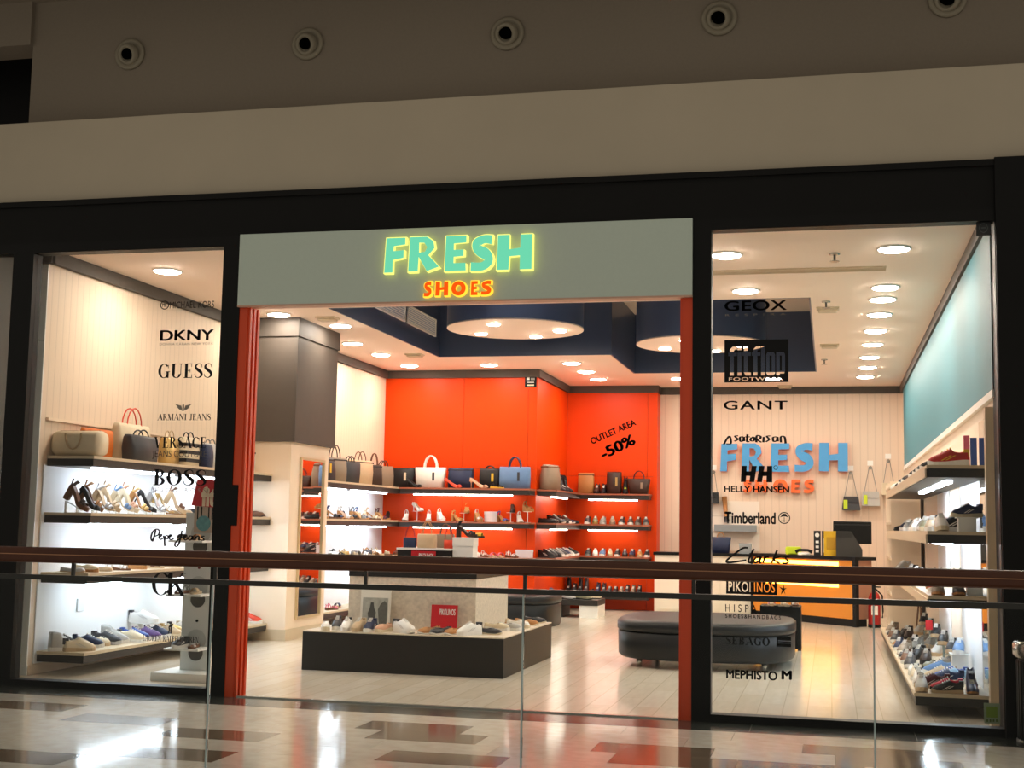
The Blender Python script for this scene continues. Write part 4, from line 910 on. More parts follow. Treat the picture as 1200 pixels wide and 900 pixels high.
# ---- cream ribbed wall (window bay): bags on top
z = ZS[0]; gx = -7.14
duffle('cream duffle bag with sagging handles on the top shelf', (-7.155, .98, z), 0, .5, .25, .24, 'cream', 'beige')
bag('flat_bag', 'orange flat bag behind the cream duffle bag', (gx - .1, 1.42, z), R(90), .5, .3, .09, 'orange', None)
bag('tote_bag', 'black leather tote on the top shelf beside the cream duffle', (gx + .08, 1.98, z), R(90), .5, .27, .16, 'charcoal', None, 'black', .08, 1.12)
bag('tote_bag', 'tall cream tote with long red handles behind the black tote', (gx - .1, 2.1, z), R(90), .62, .4, .15, 'cream', None, 'coral', .2, 1.02, hw=.3)
bag('shoulder_bag', 'pale yellow bag between the tall cream tote and the striped bag', (gx, 2.75, z), R(90), .3, .3, .12, 'gold', None, 'beige', .1, 1.0)
bag('striped_bag', 'black and cream striped bag on the top shelf', (gx + .04, 3.12, z), R(90), .34, .33, .14, 'cream', None, 'black', .08, 1.0, stripes='black')
bag('clutch_bag', 'narrow navy upright bag beside the striped bag', (gx + .12, 3.42, z), R(90), .16, .27, .12, 'navy')
bag('tote_bag', 'light grey tote with small square patch beside the navy bag', (gx, 3.75, z), R(90), .36, .3, .14, 'light_grey', None, 'grey', .07, 1.05, tagc='charcoal')
bag('tote_bag', 'white and black tote at the column end of the top shelf', (gx, 4.72, z), R(80), .3, .28, .13, 'white', None, None, .1, 1.12, band='dark_brown')
# second shelf: heels, toes pointing along the shelf
z = ZS[1]; lst = [(84, 'platform', 'dark_brown', 'brown'), (96, 'pump', 'black', 'black'), (107, 'platform', 'tan', 'brown'), (118, 'heelsandal', 'silver', 'beige'), (128, 'platform', 'beige', 'beige'), (139, 'heelsandal', 'denim', 'cream'), (150, 'platform', 'nude', 'cream'), (160, 'heelsandal', 'gold', 'tan'), (171, 'pump', 'black', 'black'), (181, 'heelsandal', 'silver', 'silver'), (192, 'heelsandal', 'white', 'gold'), (202, 'platform', 'brown', 'beige'), (213, 'flat', 'beige', 'tan'), (222, 'loafer', 'black', 'black'), (305, 'loafer', 'brown', 'dark_brown')]
for i, (px, k, c, s) in enumerate(lst):
    (pitched if k in ('platform', 'heelsandal', 'pump') else shoe)(k, c, (-7.12 + .04 * (i % 2), Yat(px, 590, -7.1), z), R(8 + 8 * (i % 3)), f'{cname(c)} {KN[k]} on second cream-wall shelf, {ORD[i]} from the window', 'heels on the second shelf of the cream wall', sole=s, scale=1.2)
# third shelf: flats and boxes
z = ZS[2]
for i, (px, k, c) in enumerate([(75, 'flat', 'light_grey'), (100, 'espadrille', 'cream'), (118, 'flat', 'beige'), (138, 'sandal', 'white'), (158, 'espadrille', 'tan'), (178, 'slide', 'brown'), (200, 'slide', 'brown'), (305, 'sandal', 'black')]):
    shoe(k, c, (-7.1, Yat(px, 668, -7.1), z), R(5 + 10 * (i % 2)), f'{cname(c)} {KN[k]} on third shelf of cream ribbed wall, {ORD[i]} from the window', 'flats on the third shelf of the cream wall')
# lowest shelf: sneakers
z = ZS[3]; ry_ = Yat(168, 740, -7.25); reserve(-7.3, -7.2, ry_ - .06, ry_ + .06, z, z + .15)
lst = [(66, -7.22, 'hightop', 'light_grey', 'white', 60), (78, -7.24, 'runner', 'black', 'white', 35), (97, -7.05, 'sneaker', 'cream', 'beige', 4), (103, -7.18, 'sneaker', 'navy', 'white', 20), (112, -7.2, 'espadrille', 'cream', 'beige', 25), (130, -7.06, 'runner', 'charcoal', 'light_grey', 6), (134, -7.2, 'hightop', 'light_grey', 'white', 25),
       (148, -7.1, 'sneaker', 'cream', 'white', 14), (158, -7.14, 'runner', 'blue', 'white', 10), (172, -7.1, 'runner', 'purple', 'white', 8), (182, -7.14, 'sneaker', 'navy', 'white', 12), (193, -7.08, 'sneaker', 'beige', 'cream', 8), (203, -7.1, 'sneaker', 'gold', 'tan', 10), (212, -7.1, 'runner', 'white', 'white', 10), (222, -7.1, 'sneaker', 'beige', 'tan', 10), (298, -7.05, 'sneaker', 'coral', 'white', 8), (308, -7.1, 'sneaker', 'white', 'white', 10)]
for i, (px, X, k, c, s, a) in enumerate(lst):
    shoe(k, c, (X, Yat(px, 755, X), z), R(a), f'{cname(c)} {KN[k]} on lowest shelf of cream ribbed wall, {ORD[i]} from the window', 'sneakers on the lowest shelf of the cream wall', s, scale=1.1)
t = thing('shoe_riser', 'small clear riser under the white tilted sneaker on the lowest shelf', 'riser', (-7.25, Yat(168, 740, -7.25), z))
part('foot', box(-.05, .05, -.05, .05, 0, .006), M_white, t); part('post', box(-.045, -.04, -.04, .04, 0, .15), M_white, t); part('plate', box(-.12, .12, -.05, .05, .15, .156), M_white, t)
shoe('runner', 'white', (-7.25, Yat(168, 740, -7.25), z + .157), R(12), 'white running shoe on the small clear riser over the lowest shelf', None, 'white', scale=1.1)

# ---- bright bay beyond the column
z = ZS[0]; gx = -7.2
for i, (px, c, hc, w_, h_, tg) in enumerate([(384, 'khaki', 'dark_brown', .5, .36, None), (402, 'charcoal', 'black', .5, .36, 'yellow'), (414, 'taupe', 'dark_brown', .42, .36, None), (424, 'charcoal', 'black', .4, .38, None), (434, 'beige', 'brown', .46, .36, None), (443, 'dark_brown', 'brown', .3, .36, None), (452, 'taupe', 'dark_brown', .5, .34, None)]):
    bag('handbag', f'{cname(c)} upright handbag in the bright bay, {ORD[i]} from the column', (gx + .04 * (i % 2), 6.85 + i * .56, z), R(64 - 16 * (i % 3)), w_ * (.8, 1, .9)[i % 3], h_ * (1.05, .92, 1.0, .85)[i % 4], (.14, .2, .17)[i % 3], c, 'handbags in the bright bay', hc, .11 + .05 * (i % 3), (1.14, .9, 1.02, 1.2)[i % 4], tg, band=(None, 'dark_brown', 'black')[i % 3])
rowk = ['sandal', 'heelsandal', 'sandal', 'slide', 'flat', 'wedge']
for lev, pal in ((1, ['white', 'black', 'beige', 'silver', 'black', 'navy', 'white', 'charcoal', 'grey', 'denim', 'cream', 'beige', 'burgundy']), (2, ['white', 'charcoal', 'silver', 'cream', 'taupe', 'white', 'black', 'gold', 'beige', 'grey', 'white', 'charcoal', 'tan', 'white', 'beige'])):
    z = ZS[lev]
    for i, c in enumerate(pal):
        k = ('heelsandal', 'pump', 'sandal', 'wedge', 'heelsandal', 'platform')[(i * (lev + 1)) % 6] if lev == 1 else rowk[(i * (lev + 1)) % 6]
        shoe(k, c, (-7.13 - .14 * (i % 2), 6.72 + i * (3.75 / len(pal)), z), R(-20 + 25 * (i % 3)), f'{cname(c)} {KN[k]} on {nm[lev]} shelf of bright bay, {ORD[i]} from the column', f'sandals on the {nm[lev]} shelf of the bright bay', scale=1.3)
for i, (px, c) in enumerate([(384, 'crimson'), (396, 'light_grey'), (402, 'pink'), (410, 'navy'), (392, 'white')]):
    k = ('sandal', 'slide')[i % 2]
    shoe(k, c, (-7.1 - .12 * (i % 2), 6.8 + i * .5, ZS[3]), R(30 + 20 * i), f'{cname(c)} {KN[k]} on lowest shelf of bright bay, {ORD[i]} from the column', 'sandals on the lowest shelf of the bright bay')

# ---- wide orange wall
z = ZS[0]; y = YO - .2
def ow(px): return Xat(px, 555, YO - .25)
bag('patterned_bag', 'black patterned bag on the orange wall with pale flower charm', (ow(471), y, z), 0, .42, .33, .18, 'black', None, None, .1, 1.04, tagc='cream')
bag('tote_bag', 'white tote with round handles and dark patch on the orange wall', (ow(503), y, z), 0, .46, .34, .18, 'white', None, 'white', .22, 1.14, 'charcoal', hw=.22, hr=.014)
shoe('pump', 'black', (ow(488), YO - .352, z), 0, 'black high-heeled pump before the patterned bag', None, scale=1.15)
shoe('pump', 'coral', (ow(526), YO - .33, z), R(-12), 'orange red high-heeled pump before the navy bag', None, scale=1.3)
bag('quilted_bag', 'navy quilted bag between the white tote and the lace-up heel', (ow(539), y + .02, z), 0, .42, .33, .16, 'navy', None, None, .1, 1.0, band='black')
shoe('pump', 'nude', (ow(563), YO - .33, z), R(-10), 'nude lace-up heel beside the navy quilted bag', None, scale=1.35)
bag('patterned_bag', 'black bag with yellow and white charm behind the nude heel', (ow(573), y + .03, z), 0, .34, .33, .16, 'black', None, 'black', .07, 1.0, 'yellow')
bag('tote_bag', 'denim blue tote with white edges and dark handles on the orange wall', (ow(602), y, z), 0, .5, .36, .18, 'denim', None, 'navy', .19, 1.02, 'charcoal', hw=.2, hr=.012)
shoe('sandal', 'black', (ow(596), YO - .345, z), R(-30), 'black sandal with pale dots before the denim tote', None, 'yellow', scale=.9)
z = ZS[1]
lst = [(455, 'pump', 'black', 0), (474, 'heelsandal', 'white', 0), (487, 'pump', 'white', .12), (497, 'heelsandal', 'white', 0), (517, 'platform', 'white', 0), (537, 'heelsandal', 'gold', 0), (542, 'wedge', 'gold', .1), (561, 'platform', 'silver', 0), (590, 'heelsandal', 'blue', 0), (597, 'pump', 'black', .12), (608, 'heelsandal', 'white', 0), (617, 'wedge', 'tan', .14)]
for i, (px, k, c, dz) in enumerate(lst):
    X_ = Xat(px, 600, YO - .22); r_ = None
    if dz:
        t = thing('shoe_stand', 'slim clear stand under the ' + f'{cname(c)} {KN[k]}, {ORD[i]} along the orange heel shelf', 'stand', (X_, YO - .13, z)); dz = dz + .04; reserve(X_ - .05, X_ + .05, YO - .24, YO - .02, z, z + dz - .01)
        part('foot', box(-.04, .04, -.05, .05, 0, .005), M_white, t); part('post', box(-.006, .006, -.006, .006, .005, dz - .005), M_white, t); part('plate', box(-.045, .045, -.11, .11, dz - .006, dz), M_white, t)
    shoe(k, c, (X_, YO - (.13 if dz else .25), z + dz), R(-75 + 20 * (i % 3)), f'{cname(c)} {KN[k]} on second shelf of orange wall, {ORD[i]} from cream corner', 'heels on the second orange shelf', 'white' if c == 'white' else None, scale=1.2)
boxthing('card_box', 'small white box among the heels on the orange wall', 'box', (Xat(575, 600, YO - .25), YO - .25, z), 0, .2, .12, .17, mat('card_white', 'e6dce0', .6))
z = ZS[2]
for i, (px, k, c) in enumerate([(465, 'sandal', 'grey'), (474, 'sandal', 'white'), (483, 'slide', 'cream'), (555, 'sneaker', 'white'), (562, 'sandal', 'white'), (575, 'slide', 'pink'), (586, 'slide', 'pink'), (600, 'sandal', 'white')]):
    shoe(k, c, (Xat(px, 645, YO - .22), YO - .22, z), R(-60 + 25 * (i % 2)), f'{cname(c)} {KN[k]} on third shelf of orange wall, {ORD[i]} from cream corner', 'flats on the third orange shelf', scale=1.1)
boxthing('card_box', 'white handled box at the end of the third orange shelf', 'box', (Xat(613, 648, YO - .2), YO - .2, z), 0, .26, .16, .13, MATS['card_white'])

# ---- outlet corner (return wall + outlet wall)
z = ZS[0]
bag('tote_bag', 'taupe tote on the top shelf of the orange return wall', (XS + .18, 11.15, z), R(60), .42, .42, .2, 'taupe', None, None, .1, .95, band='brown')
for i, (yy, c) in enumerate([(11.6, 'black'), (11.95, 'charcoal'), (12.3, 'black'), (12.65, 'black')]):
    shoe('tallboot', c, (XS + .17, yy, z), R(-35), f'{c} tall boot on top shelf of orange return wall, {ORD[i]} from the taupe tote', 'boots on the orange return wall', scale=1.1)
def fx(px): return Xat(px, 560, YF - .25)
bag('satchel', 'brown box bag in the corner of the outlet top shelf', (fx(686), YF - .16, z), 0, .3, .38, .14, 'tan', None, None, .1, .95, band='brown')
for i, (px, c) in enumerate([(698, 'dark_brown'), (703, 'black')]):
    shoe('hightop', c, (fx(px), YF - .25, z), R(-90), f'{cname(c)} short bootee on outlet top shelf, {ORD[i]} from the corner', 'bootees on the outlet shelf', 'black', scale=1.15)
bag('handbag', 'dark brown bag with light strap on the outlet top shelf', (fx(711), YF - .2, z), 0, .26, .4, .16, 'dark_brown', None, None, .1, 1.0, 'gold')
for i, (px, c) in enumerate([(727, 'black')]):
    shoe('tallboot', c, (fx(px), YF - .2, z), R(-85), f'{c} tall boot with lime laces on outlet top shelf beside the brown bag', 'boots beside the dark brown bag', scale=1.15, accent='lime')
bag('winged_bag', 'black and brown winged handbag with round handle on the outlet shelf', (-3.375, YF - .2, z), 0, .32, .28, .16, 'dark_brown', None, 'burgundy', .16, 1.28, 'taupe', hw=.2)
z = ZS[1]
for i, c in enumerate(['black', 'dark_brown', 'black', 'charcoal', 'black', 'dark_brown', 'navy', 'black']):
    shoe(('loafer', 'sneaker')[i % 3 == 2], c, (XS + .18, 10.98 + i * .29, z), R(-25), f'{cname(c)} {("loafer", "lace-up sneaker")[i % 3 == 2]} on second shelf of orange return wall, {ORD[i]} from the doorway side', 'shoes on the second return shelf', 'white' if i in (3, 5, 6) else 'black', scale=1.2)
for i, (px, c, s) in enumerate([(689, 'charcoal', 'white'), (698, 'khaki', 'gold'), (707, 'grey', 'light_grey'), (718, 'taupe', 'taupe'), (729, 'black', 'white'), (739, 'dark_brown', 'white'), (746, 'dark_brown', 'grey'), (757, 'charcoal', 'grey')]):
    shoe('sneaker', c, (fx(px), YF - .22, z), R(-90 + 8 * (i % 2)), f'{cname(c)} lace-up sneaker on outlet second shelf, {ORD[i]} from the corner', 'shoes on the outlet second shelf', s, scale=1.15)
z = ZS[2]
for i, c in enumerate(['black', 'charcoal', 'black', 'grey', 'charcoal', 'navy', 'light_grey', 'black']):
    shoe(('sneaker', 'runner')[i % 2], c, (XS + .18 + (.0 if i % 2 else .03), 10.98 + i * .29, z), R(-25), f'{cname(c)} {("lace-up sneaker", "running shoe")[i % 2]} on third shelf of orange return wall, {ORD[i]} from the doorway side', 'shoes on the third return shelf', 'charcoal' if i < 3 else 'white', scale=1.15)
for i, (px, c, s) in enumerate([(690, 'charcoal', 'grey'), (697, 'white', 'white'), (704, 'denim', 'white'), (712, 'beige', 'beige'), (722, 'black', 'white'), (730, 'charcoal', 'dark_brown'), (740, 'navy', 'brown'), (750, 'tan', 'beige'), (757, 'black', 'white')]):
    shoe('sneaker', c, (fx(px), YF - .22, z), R(-90 + 8 * (i % 2)), f'{cname(c)} lace-up sneaker on outlet third shelf, {ORD[i]} from the corner', 'shoes on the outlet third shelf', s, scale=1.1)
z = .3
for i, (px, k, c, s_) in enumerate([(670, 'tallboot', 'black', 1.1), (677, 'hightop', 'charcoal', 1.2), (684, 'tallboot', 'black', 1.05), (691, 'tallboot', 'charcoal', 1.05), (695, 'loafer', 'dark_brown', 1.1), (701, 'boot', 'navy', 1.15), (710, 'boot', 'charcoal', 1.2), (719, 'sneaker', 'charcoal', 1.15), (727, 'sneaker', 'black', 1.1), (735, 'sneaker', 'taupe', 1.1), (741, 'hightop', 'black', 1.0), (756, 'hightop', 'taupe', 1.0), (762, 'hightop', 'black', 1.0)]):
    shoe(k, c, (XS + .1 + i * .108, YF - .21, z), R(-90), f'{cname(c)} {KN[k]} on outlet lowest shelf, {ORD[i]} from the corner', 'shoes on the outlet lowest shelf', 'black', scale=min(s_, 1.0))
shoe('pump', 'blue', (XS + .2, 11.6, .3), R(-40), 'bright blue high-heeled pump on lowest shelf of orange return wall', None, scale=1.2)
for i, c in enumerate(['blue', 'light_grey', 'grey', 'khaki']):
    shoe('flat', c, (XS + .2, 11.9 + i * .3, .3), R(-30), f'{cname(c)} ballet flat on lowest shelf of orange return wall, {ORD[i]} from the blue pump', 'flats on the lowest return shelf')
ld = thing('low_display', 'low white display block with dark shelf beside the charcoal ottoman', 'display', (-4.05, 11.4, 0))
part('block', box(.02, .33, -.35, .35, 0, .2), M_white, ld); part('shelf', box(-.33, .33, -.38, .38, .2, .29), M_shelf, ld); part('leg', box(-.3, -.27, -.35, .35, 0, .2), M_shelf, ld)
for i, (dx, dy, k, c) in enumerate([(-.2, -.22, 'loafer', 'light_grey'), (.05, -.2, 'loafer', 'khaki'), (-.15, .1, 'sneaker', 'charcoal'), (.17, .12, 'loafer', 'cream')]):
    shoe(k, c, (-4.05 + dx, 11.4 + dy, .29), R(-15 + 10 * i), f'{cname(c)} {KN[k]} on the low white display block', None, scale=1.1)

# ---- podium
px0, px1, py0, py1, zp = -5.23, -3.125, 2.14, 4.45, .395
pod = thing('display_podium', 'low black podium with pale top in the shop middle', 'podium', (0, 0, 0))
part('base', box(px0, px1, py0, py1, 0, zp - .012), M_podium, pod); part('top', box(px0, px1, py0, py1, zp - .012, zp), mat('podium_top', 'd9ccb8', .4, noise=.03, nscale=5), pod)
SURFS.append((px0, px1, py0, py1, zp)); reserve(-4.97, -3.56, 2.6, 4.13, zp, 1.0)
blk = thing('display_block', 'beige speckled block with black slab on the podium', 'display block', (0, 0, 0))
part('block', box(-4.96, -3.57, 2.72, 4.12, zp, .93), M_stone, blk); part('slab', box(-4.965, -3.565, 2.715, 4.125, .93, 1.035), M_podium, blk, 'black slab')
bt = thing('display_box', 'flat black box carrying small bags on the speckled block', 'box', (0, 0, 0))
part('body', box(-4.52, -3.93, 2.98, 3.9, 1.035, 1.215), M_podium, bt); part('top_sheet', box(-4.53, -3.92, 2.97, 3.91, 1.215, 1.235), M_white, bt)
red = mat('sign_red', 'c41420', .45, noise=.03, nscale=5)
def red_sign(label, x, y, z0, w, h, txt, lean):
    t = thing('red_sign', label, 'sign', (x, y, z0)); t.rotation_euler = (lean, 0, 0)
    part('card', box(-w / 2, w / 2, -.006, .006, 0, h), red, t)
    me = fit_mesh(curve_mesh(text=txt, offset=.02), (-w * .18, w * .42, h * .62, h * .85), -.0075); o = link('lettering', me, M_white, t); o['label'] = 'white lettering'
    return t
red_sign('red lettered sign on the front of the flat black box', -4.22, 2.955, 1.04, .27, .165, 'PIKOLINOS', 0)
red_sign('red lettered sign among the shoes on the podium', Xat(516, 735, 2.5), 2.62, zp, .28, .27, 'PIKOLINOS', R(-6))
po = thing('photo_poster', 'white framed black and white photo print leaning on the speckled block', 'poster', (Xat(440, 715, 2.66), 2.64, zp)); po.rotation_euler = (R(-5), 0, 0)
part('card', box(-.165, .165, -.006, .006, 0, .4), mat('poster_white', 'e8e2d6', .5), po)
part('print', box(-.14, .14, -.008, -.005, .02, .32), mat('poster_grey', 'a7a79d', .6, noise=.5, nscale=16), po)
part('figure', MB().prism([(-.06, .05), (.0, .05), (.01, .17), (-.01, .21), (-.02, .27), (-.05, .27), (-.06, .21), (-.08, .16)], -.0095, -.008, 1), mat('poster_dark', '4a4a46', .6), po, 'grey standing figure')
part('tree', MB().prism([(.05, .04), (.13, .04), (.13, .26), (.1, .29), (.06, .26), (.03, .2)], -.0095, -.008, 1), mat('poster_darker', '5d5d57', .6, noise=.4, nscale=30), po)
def pxz(px, py, zz): p = hit(px, py, 2, zz); return (p.x, p.y, zz)
lst = [(371, 739, 'espadrille', 'white', 'cream', -70), (387, 736, 'sneaker', 'charcoal', 'white', -120), (397, 736, 'sneaker', 'white', 'white', -80), (409, 740, 'sneaker', 'beige', 'beige', -115), (424, 739, 'sneaker', 'navy', 'white', -75), (437, 741, 'espadrille', 'nude', 'cream', -100), (456, 742, 'runner', 'white', 'white', -35), (476, 738, 'loafer', 'khaki', 'beige', -20),
       (494, 743, 'loafer', 'tan', 'white', -120), (507, 743, 'loafer', 'charcoal', 'white', -118), (522, 743, 'loafer', 'tan', 'white', -110), (543, 744, 'sneaker', 'white', 'white', -150), (571, 743, 'loafer', 'charcoal', 'cream', -15), (580, 738, 'espadrille', 'cream', 'white', -10), (598, 738, 'espadrille', 'light_grey', 'white', -15), (606, 733, 'espadrille', 'beige', 'tan', -12), (614, 735, 'espadrille', 'white', 'cream', -20), (627, 732, 'loafer', 'tan', 'cream', -15), (632, 729, 'loafer', 'charcoal', 'cream', -15)]
for i, (px, py, k, c, s, a) in enumerate(lst):
    p = list(pxz(px, py + 1, zp)); p[1] = max(p[1], py0 + .16); p[0] = min(p[0], px1 - .16); p[0] = max(p[0], px0 + .12)
    if p[0] < -3.5: p[1] = min(p[1], 2.52)
    shoe(k, c, p, R(a), f'{cname(c)} {KN[k]} on the black podium, {ORD[i]} from the poster end round the corner', 'shoes round the podium', s, scale=1.08)
SURFS.append((-4.53, -3.92, 2.97, 3.91, 1.235))
z = 1.235
bag('handbag', 'small navy bag with red handle on the flat black box', (-4.42, 3.1, z), R(10), .14, .11, .08, 'navy', None, 'red', .13, 1.0, hw=.1, hr=.005)
bag('handbag', 'small beige bag with tan handles beside the navy one', (-4.25, 3.1, z), R(-8), .2, .15, .1, 'beige', None, 'tan', .14, 1.05, hw=.12, hr=.005)
bag('handbag', 'small grey striped bag beside the beige one on the box', (-4.08, 3.3, z), R(5), .18, .15, .1, 'taupe', None, 'brown', .12, 1.05, hw=.12, hr=.005)
bag('handbag', 'small red bag with tall loop handle on the flat black box', (-3.98, 3.08, z), R(12), .1, .09, .07, 'coral', None, 'red', .16, 1.0, hw=.08, hr=.005)
boxthing('riser_box', 'small white box under the black and yellow sandal', 'box', (-3.8, 3.1, 1.036), 0, .22, .2, .32, M_white)
shoe('platform', 'black', (-3.78, 3.08, 1.357), R(-5), 'black platform sandal with yellow sole on the small white box', None, 'dark_brown', scale=1.0)
shoe('slide', 'yellow', (-3.70, 3.16, 1.357), R(-15), 'yellow slide sandal on the small white box', None, 'black', scale=.7)

# ---- ottomans
def ottoman(label, cx, cy, a, b, h, legs, rz=0.):
    t = thing('ottoman', label, 'ottoman', (cx, cy, 0), rz); n = 40
    def ring(k, z, p=.62): return [(a * k * math.copysign(abs(math.cos(2 * PI * i / n)) ** p, math.cos(2 * PI * i / n)), b * k * math.copysign(abs(math.sin(2 * PI * i / n)) ** p, math.sin(2 * PI * i / n)), z) for i in range(n)]
    def loft(rs):
        v = [p for r_ in rs for p in r_]; f = [tuple(reversed(range(n))), tuple(range((len(rs) - 1) * n, len(rs) * n))] + [(k * n + i, k * n + (i + 1) % n, k * n + n + (i + 1) % n, k * n + n + i) for k in range(len(rs) - 1) for i in range(n)]
        return MB().add(v, f, True)
    z0 = .09 if legs else 0.0
    part('body', loft([ring(.955, z0), ring(.985, z0 + .03), ring(.99, h - .14), ring(.97, h - .125)]), M_leather, t)
    part('cushion', loft([ring(.965, h - .126), ring(1.0, h - .11), ring(1.0, h - .03), ring(.97, h - .008), ring(.85, h), ring(.3, h + .006)]), M_leather, t, 'padded top')
    if legs:
        for sx in (-1, 1):
            for sy in (-1, 1): part('leg', MB().lathe([(.025, 0), (.03, .1)], (sx * a * .68, sy * b * .72, 0), 12), M_steel, t, 'short steel leg')
    return t
ottoman('large charcoal leather ottoman on short steel legs behind the jamb', -1.36, 4.62, .98, 1.05, .5, True)
ottoman('round charcoal ottoman behind the podium', -4.72, 9.2, .72, .72, .46, False)
tb = thing('side_table', 'narrow black side table with sandals behind the large ottoman', 'table', (-.62, 6.75, 0))
part('top', box(-.25, .25, -.25, .25, .5, .54), M_black, tb)
for sx in (-1, 1): part('side_panel', box(sx * .23 - .02, sx * .23 + .02, -.25, .25, 0, .5), M_black, tb)
part('front_panel', box(-.21, .21, -.23, -.21, .02, .5), M_black, tb)
for i, (dx, dy, k, c) in enumerate([(-.12, -.05, 'slide', 'pink'), (.04, -.05, 'slide', 'cream'), (.17, 0, 'sandal', 'white')]):
    shoe(k, c, (-.62 + dx, 6.75 + dy, .54), R(-80), f'{cname(c)} {KN[k]} on the narrow black side table', None)

# ---- display stand with round rests in the window
sx0, sx1, sy = -6.02, -5.72, 1.05
ds = thing('sandal_stand', 'white upright stand with round rests for sandals behind the window', 'display stand', (0, 0, 0))
part('panel', box(sx0, sx1, sy, sy + .05, .075, 1.56), mat('stand_white', 'd5d8d6', .4, noise=.02, nscale=3), ds)
part('plinth', box(sx0 - .14, sx1 + .16, sy - .3, sy + .35, 0, .075), M_white, ds)
part('topper', MB().prism([(sx0 + .06, 1.63), (sx1 + .02, 1.61), (sx1 + .03, 1.875), (sx0 + .11, 1.88)], sy - .02, sy - .012, 1), red, ds, 'red topper card')
b = (sx0 + .16, sx1 + .01, 1.62, 1.81); o = link('lettering', fit_mesh(curve_mesh(text='fit', offset=.05), b, sy - .022), mat('cream_print', 'ecdcc0', .5), ds); o['label'] = 'cream lettering reading fit'
part('photo', box(sx0 + .09, sx1, sy - .014, sy - .001, 1.37, 1.66), mat('photo_print', 'b7a595', .5, noise=.25, nscale=10), ds, 'photo of striped legs')
for x in (.12, .16, .235, .27): part('stripe', box(sx0 + x, sx0 + x + .012, sy - .016, sy - .013, 1.5, 1.62), M_ink, ds)
part('photo_flower', MB().lathe([(.075, -.017), (.075, -.013)], (sx0 + .19, sy, 1.46), 14, 1), mat('photo_teal', '5f9aa0', .5, noise=.4, nscale=25), ds)
for k, z in enumerate((.30, .80, 1.30)):
    part('rest', box(sx0 - .03, sx1 + .02, sy - .28, sy, z - .02, z), M_white, ds)
    part('disc_opening', MB().lathe([(.1, -.004), (.1, .0)], (sx0 + .16, sy - .002, z + .06), 24, 1), mat('stand_disc', 'b9bdbb', .4), ds)
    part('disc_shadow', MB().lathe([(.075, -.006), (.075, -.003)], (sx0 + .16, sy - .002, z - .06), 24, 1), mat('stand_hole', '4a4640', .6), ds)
    if k < 2: part('dot', MB().lathe([(.014, -.006), (.014, .0)], (sx0 + .16, sy - .002, z + .24), 12, 1), [M_ink, mat('dot_red', '6a1820', .5)][k], ds)
    for i, (dx, kk, c) in enumerate(((.07, ('sneaker', 'sandal', 'slide')[k], ('charcoal', 'grey', 'black')[k]), (.21, ('sandal', 'slide', 'slide')[k], ('light_grey', 'beige', 'tan')[k]))):
        shoe(kk, c, (sx0 + dx, sy - .15, z), R(-98 + 16 * i), f'{cname(c)} {KN[kk]} on the {("lowest", "middle", "upper")[k]} rest of the white sandal stand', None, scale=.82)

# ---- blue-panelled wall
def rw(lev, row, base):
    return base
z = ZR[0]
shoe('runner', 'red', (.96, .95, z), R(172), 'red running shoe with yellow heel at the window end of the top shelf', None, 'white', 'yellow', scale=1.15)
for i, (yy, k, c) in enumerate([(1.7, 'sneaker', 'black'), (2.3, 'sneaker', 'charcoal'), (2.9, 'hightop', 'black'), (3.5, 'sneaker', 'black'), (4.2, 'loafer', 'dark_brown'), (4.9, 'sneaker', 'black'), (5.7, 'sneaker', 'charcoal'), (6.6, 'loafer', 'black'), (7.6, 'sneaker', 'white')]):
    shoe(k, c, (.93, yy, z), R(175), f'{cname(c)} {KN[k]} on top shelf of blue-panelled wall, {ORD[i]} behind the red runner', 'shoes along the top shelf of the blue wall', scale=1.1)
t = thing('card_stand', 'pink and blue upright card on the top shelf by the mirror', 'card', (1.2, 1.55, z)); part('card', box(-.06, -.01, -.004, .004, 0, .3), cm('pink'), t); part('card_half', box(-.005, .05, -.004, .004, 0, .28), cm('blue'), t); part('foot', box(-.06, .05, -.02, .03, 0, .006), cm('white'), t)
z = ZR[1]; reserve(1.01, 1.19, .88, 1.08, z, z + .11)
t = thing('shoe_riser', 'white box riser under the navy sneaker by the mirror', 'riser', (1.1, .98, z)); part('body', box(-.07, .07, -.08, .08, 0, .11), M_white, t); part('top', box(-.085, .085, -.1, .1, .11, .12), M_white, t)
shoe('sneaker', 'navy', (1.1, .98, z + .12), R(-160), 'navy sneaker with beige sole on the white box riser by the mirror', None, 'cream', scale=.95)
for i, (X_, yy, k, c, s, a) in enumerate([(.9, .92, 'runner', 'white', 'cream', -88), (1.02, 1.3, 'runner', 'black', 'white', 185), (1.05, 1.62, 'runner', 'denim', 'white', 200), (.88, 1.7, 'sneaker', 'beige', 'white', -100), (.92, 2.2, 'sneaker', 'navy', 'white', -110), (.9, 2.7, 'sneaker', 'khaki', 'cream', -110), (.92, 3.3, 'runner', 'grey', 'white', -110), (1.1, 2.4, 'hightop', 'black', 'white', 200), (.9, 4.0, 'sneaker', 'white', 'white', -110), (.92, 4.8, 'sneaker', 'taupe', 'white', -110), (.9, 5.6, 'sneaker', 'light_grey', 'white', -110), (.92, 6.5, 'sneaker', 'navy', 'white', -120), (.9, 7.5, 'loafer', 'black', 'black', -130)]):
    shoe(k, c, (X_, yy, z), R(a), f'{cname(c)} {KN[k]} on second shelf of blue-panelled wall, {ORD[i]} from the window', 'shoes on the second shelf of the blue wall', s, scale=1.12)
z = ZR[2]
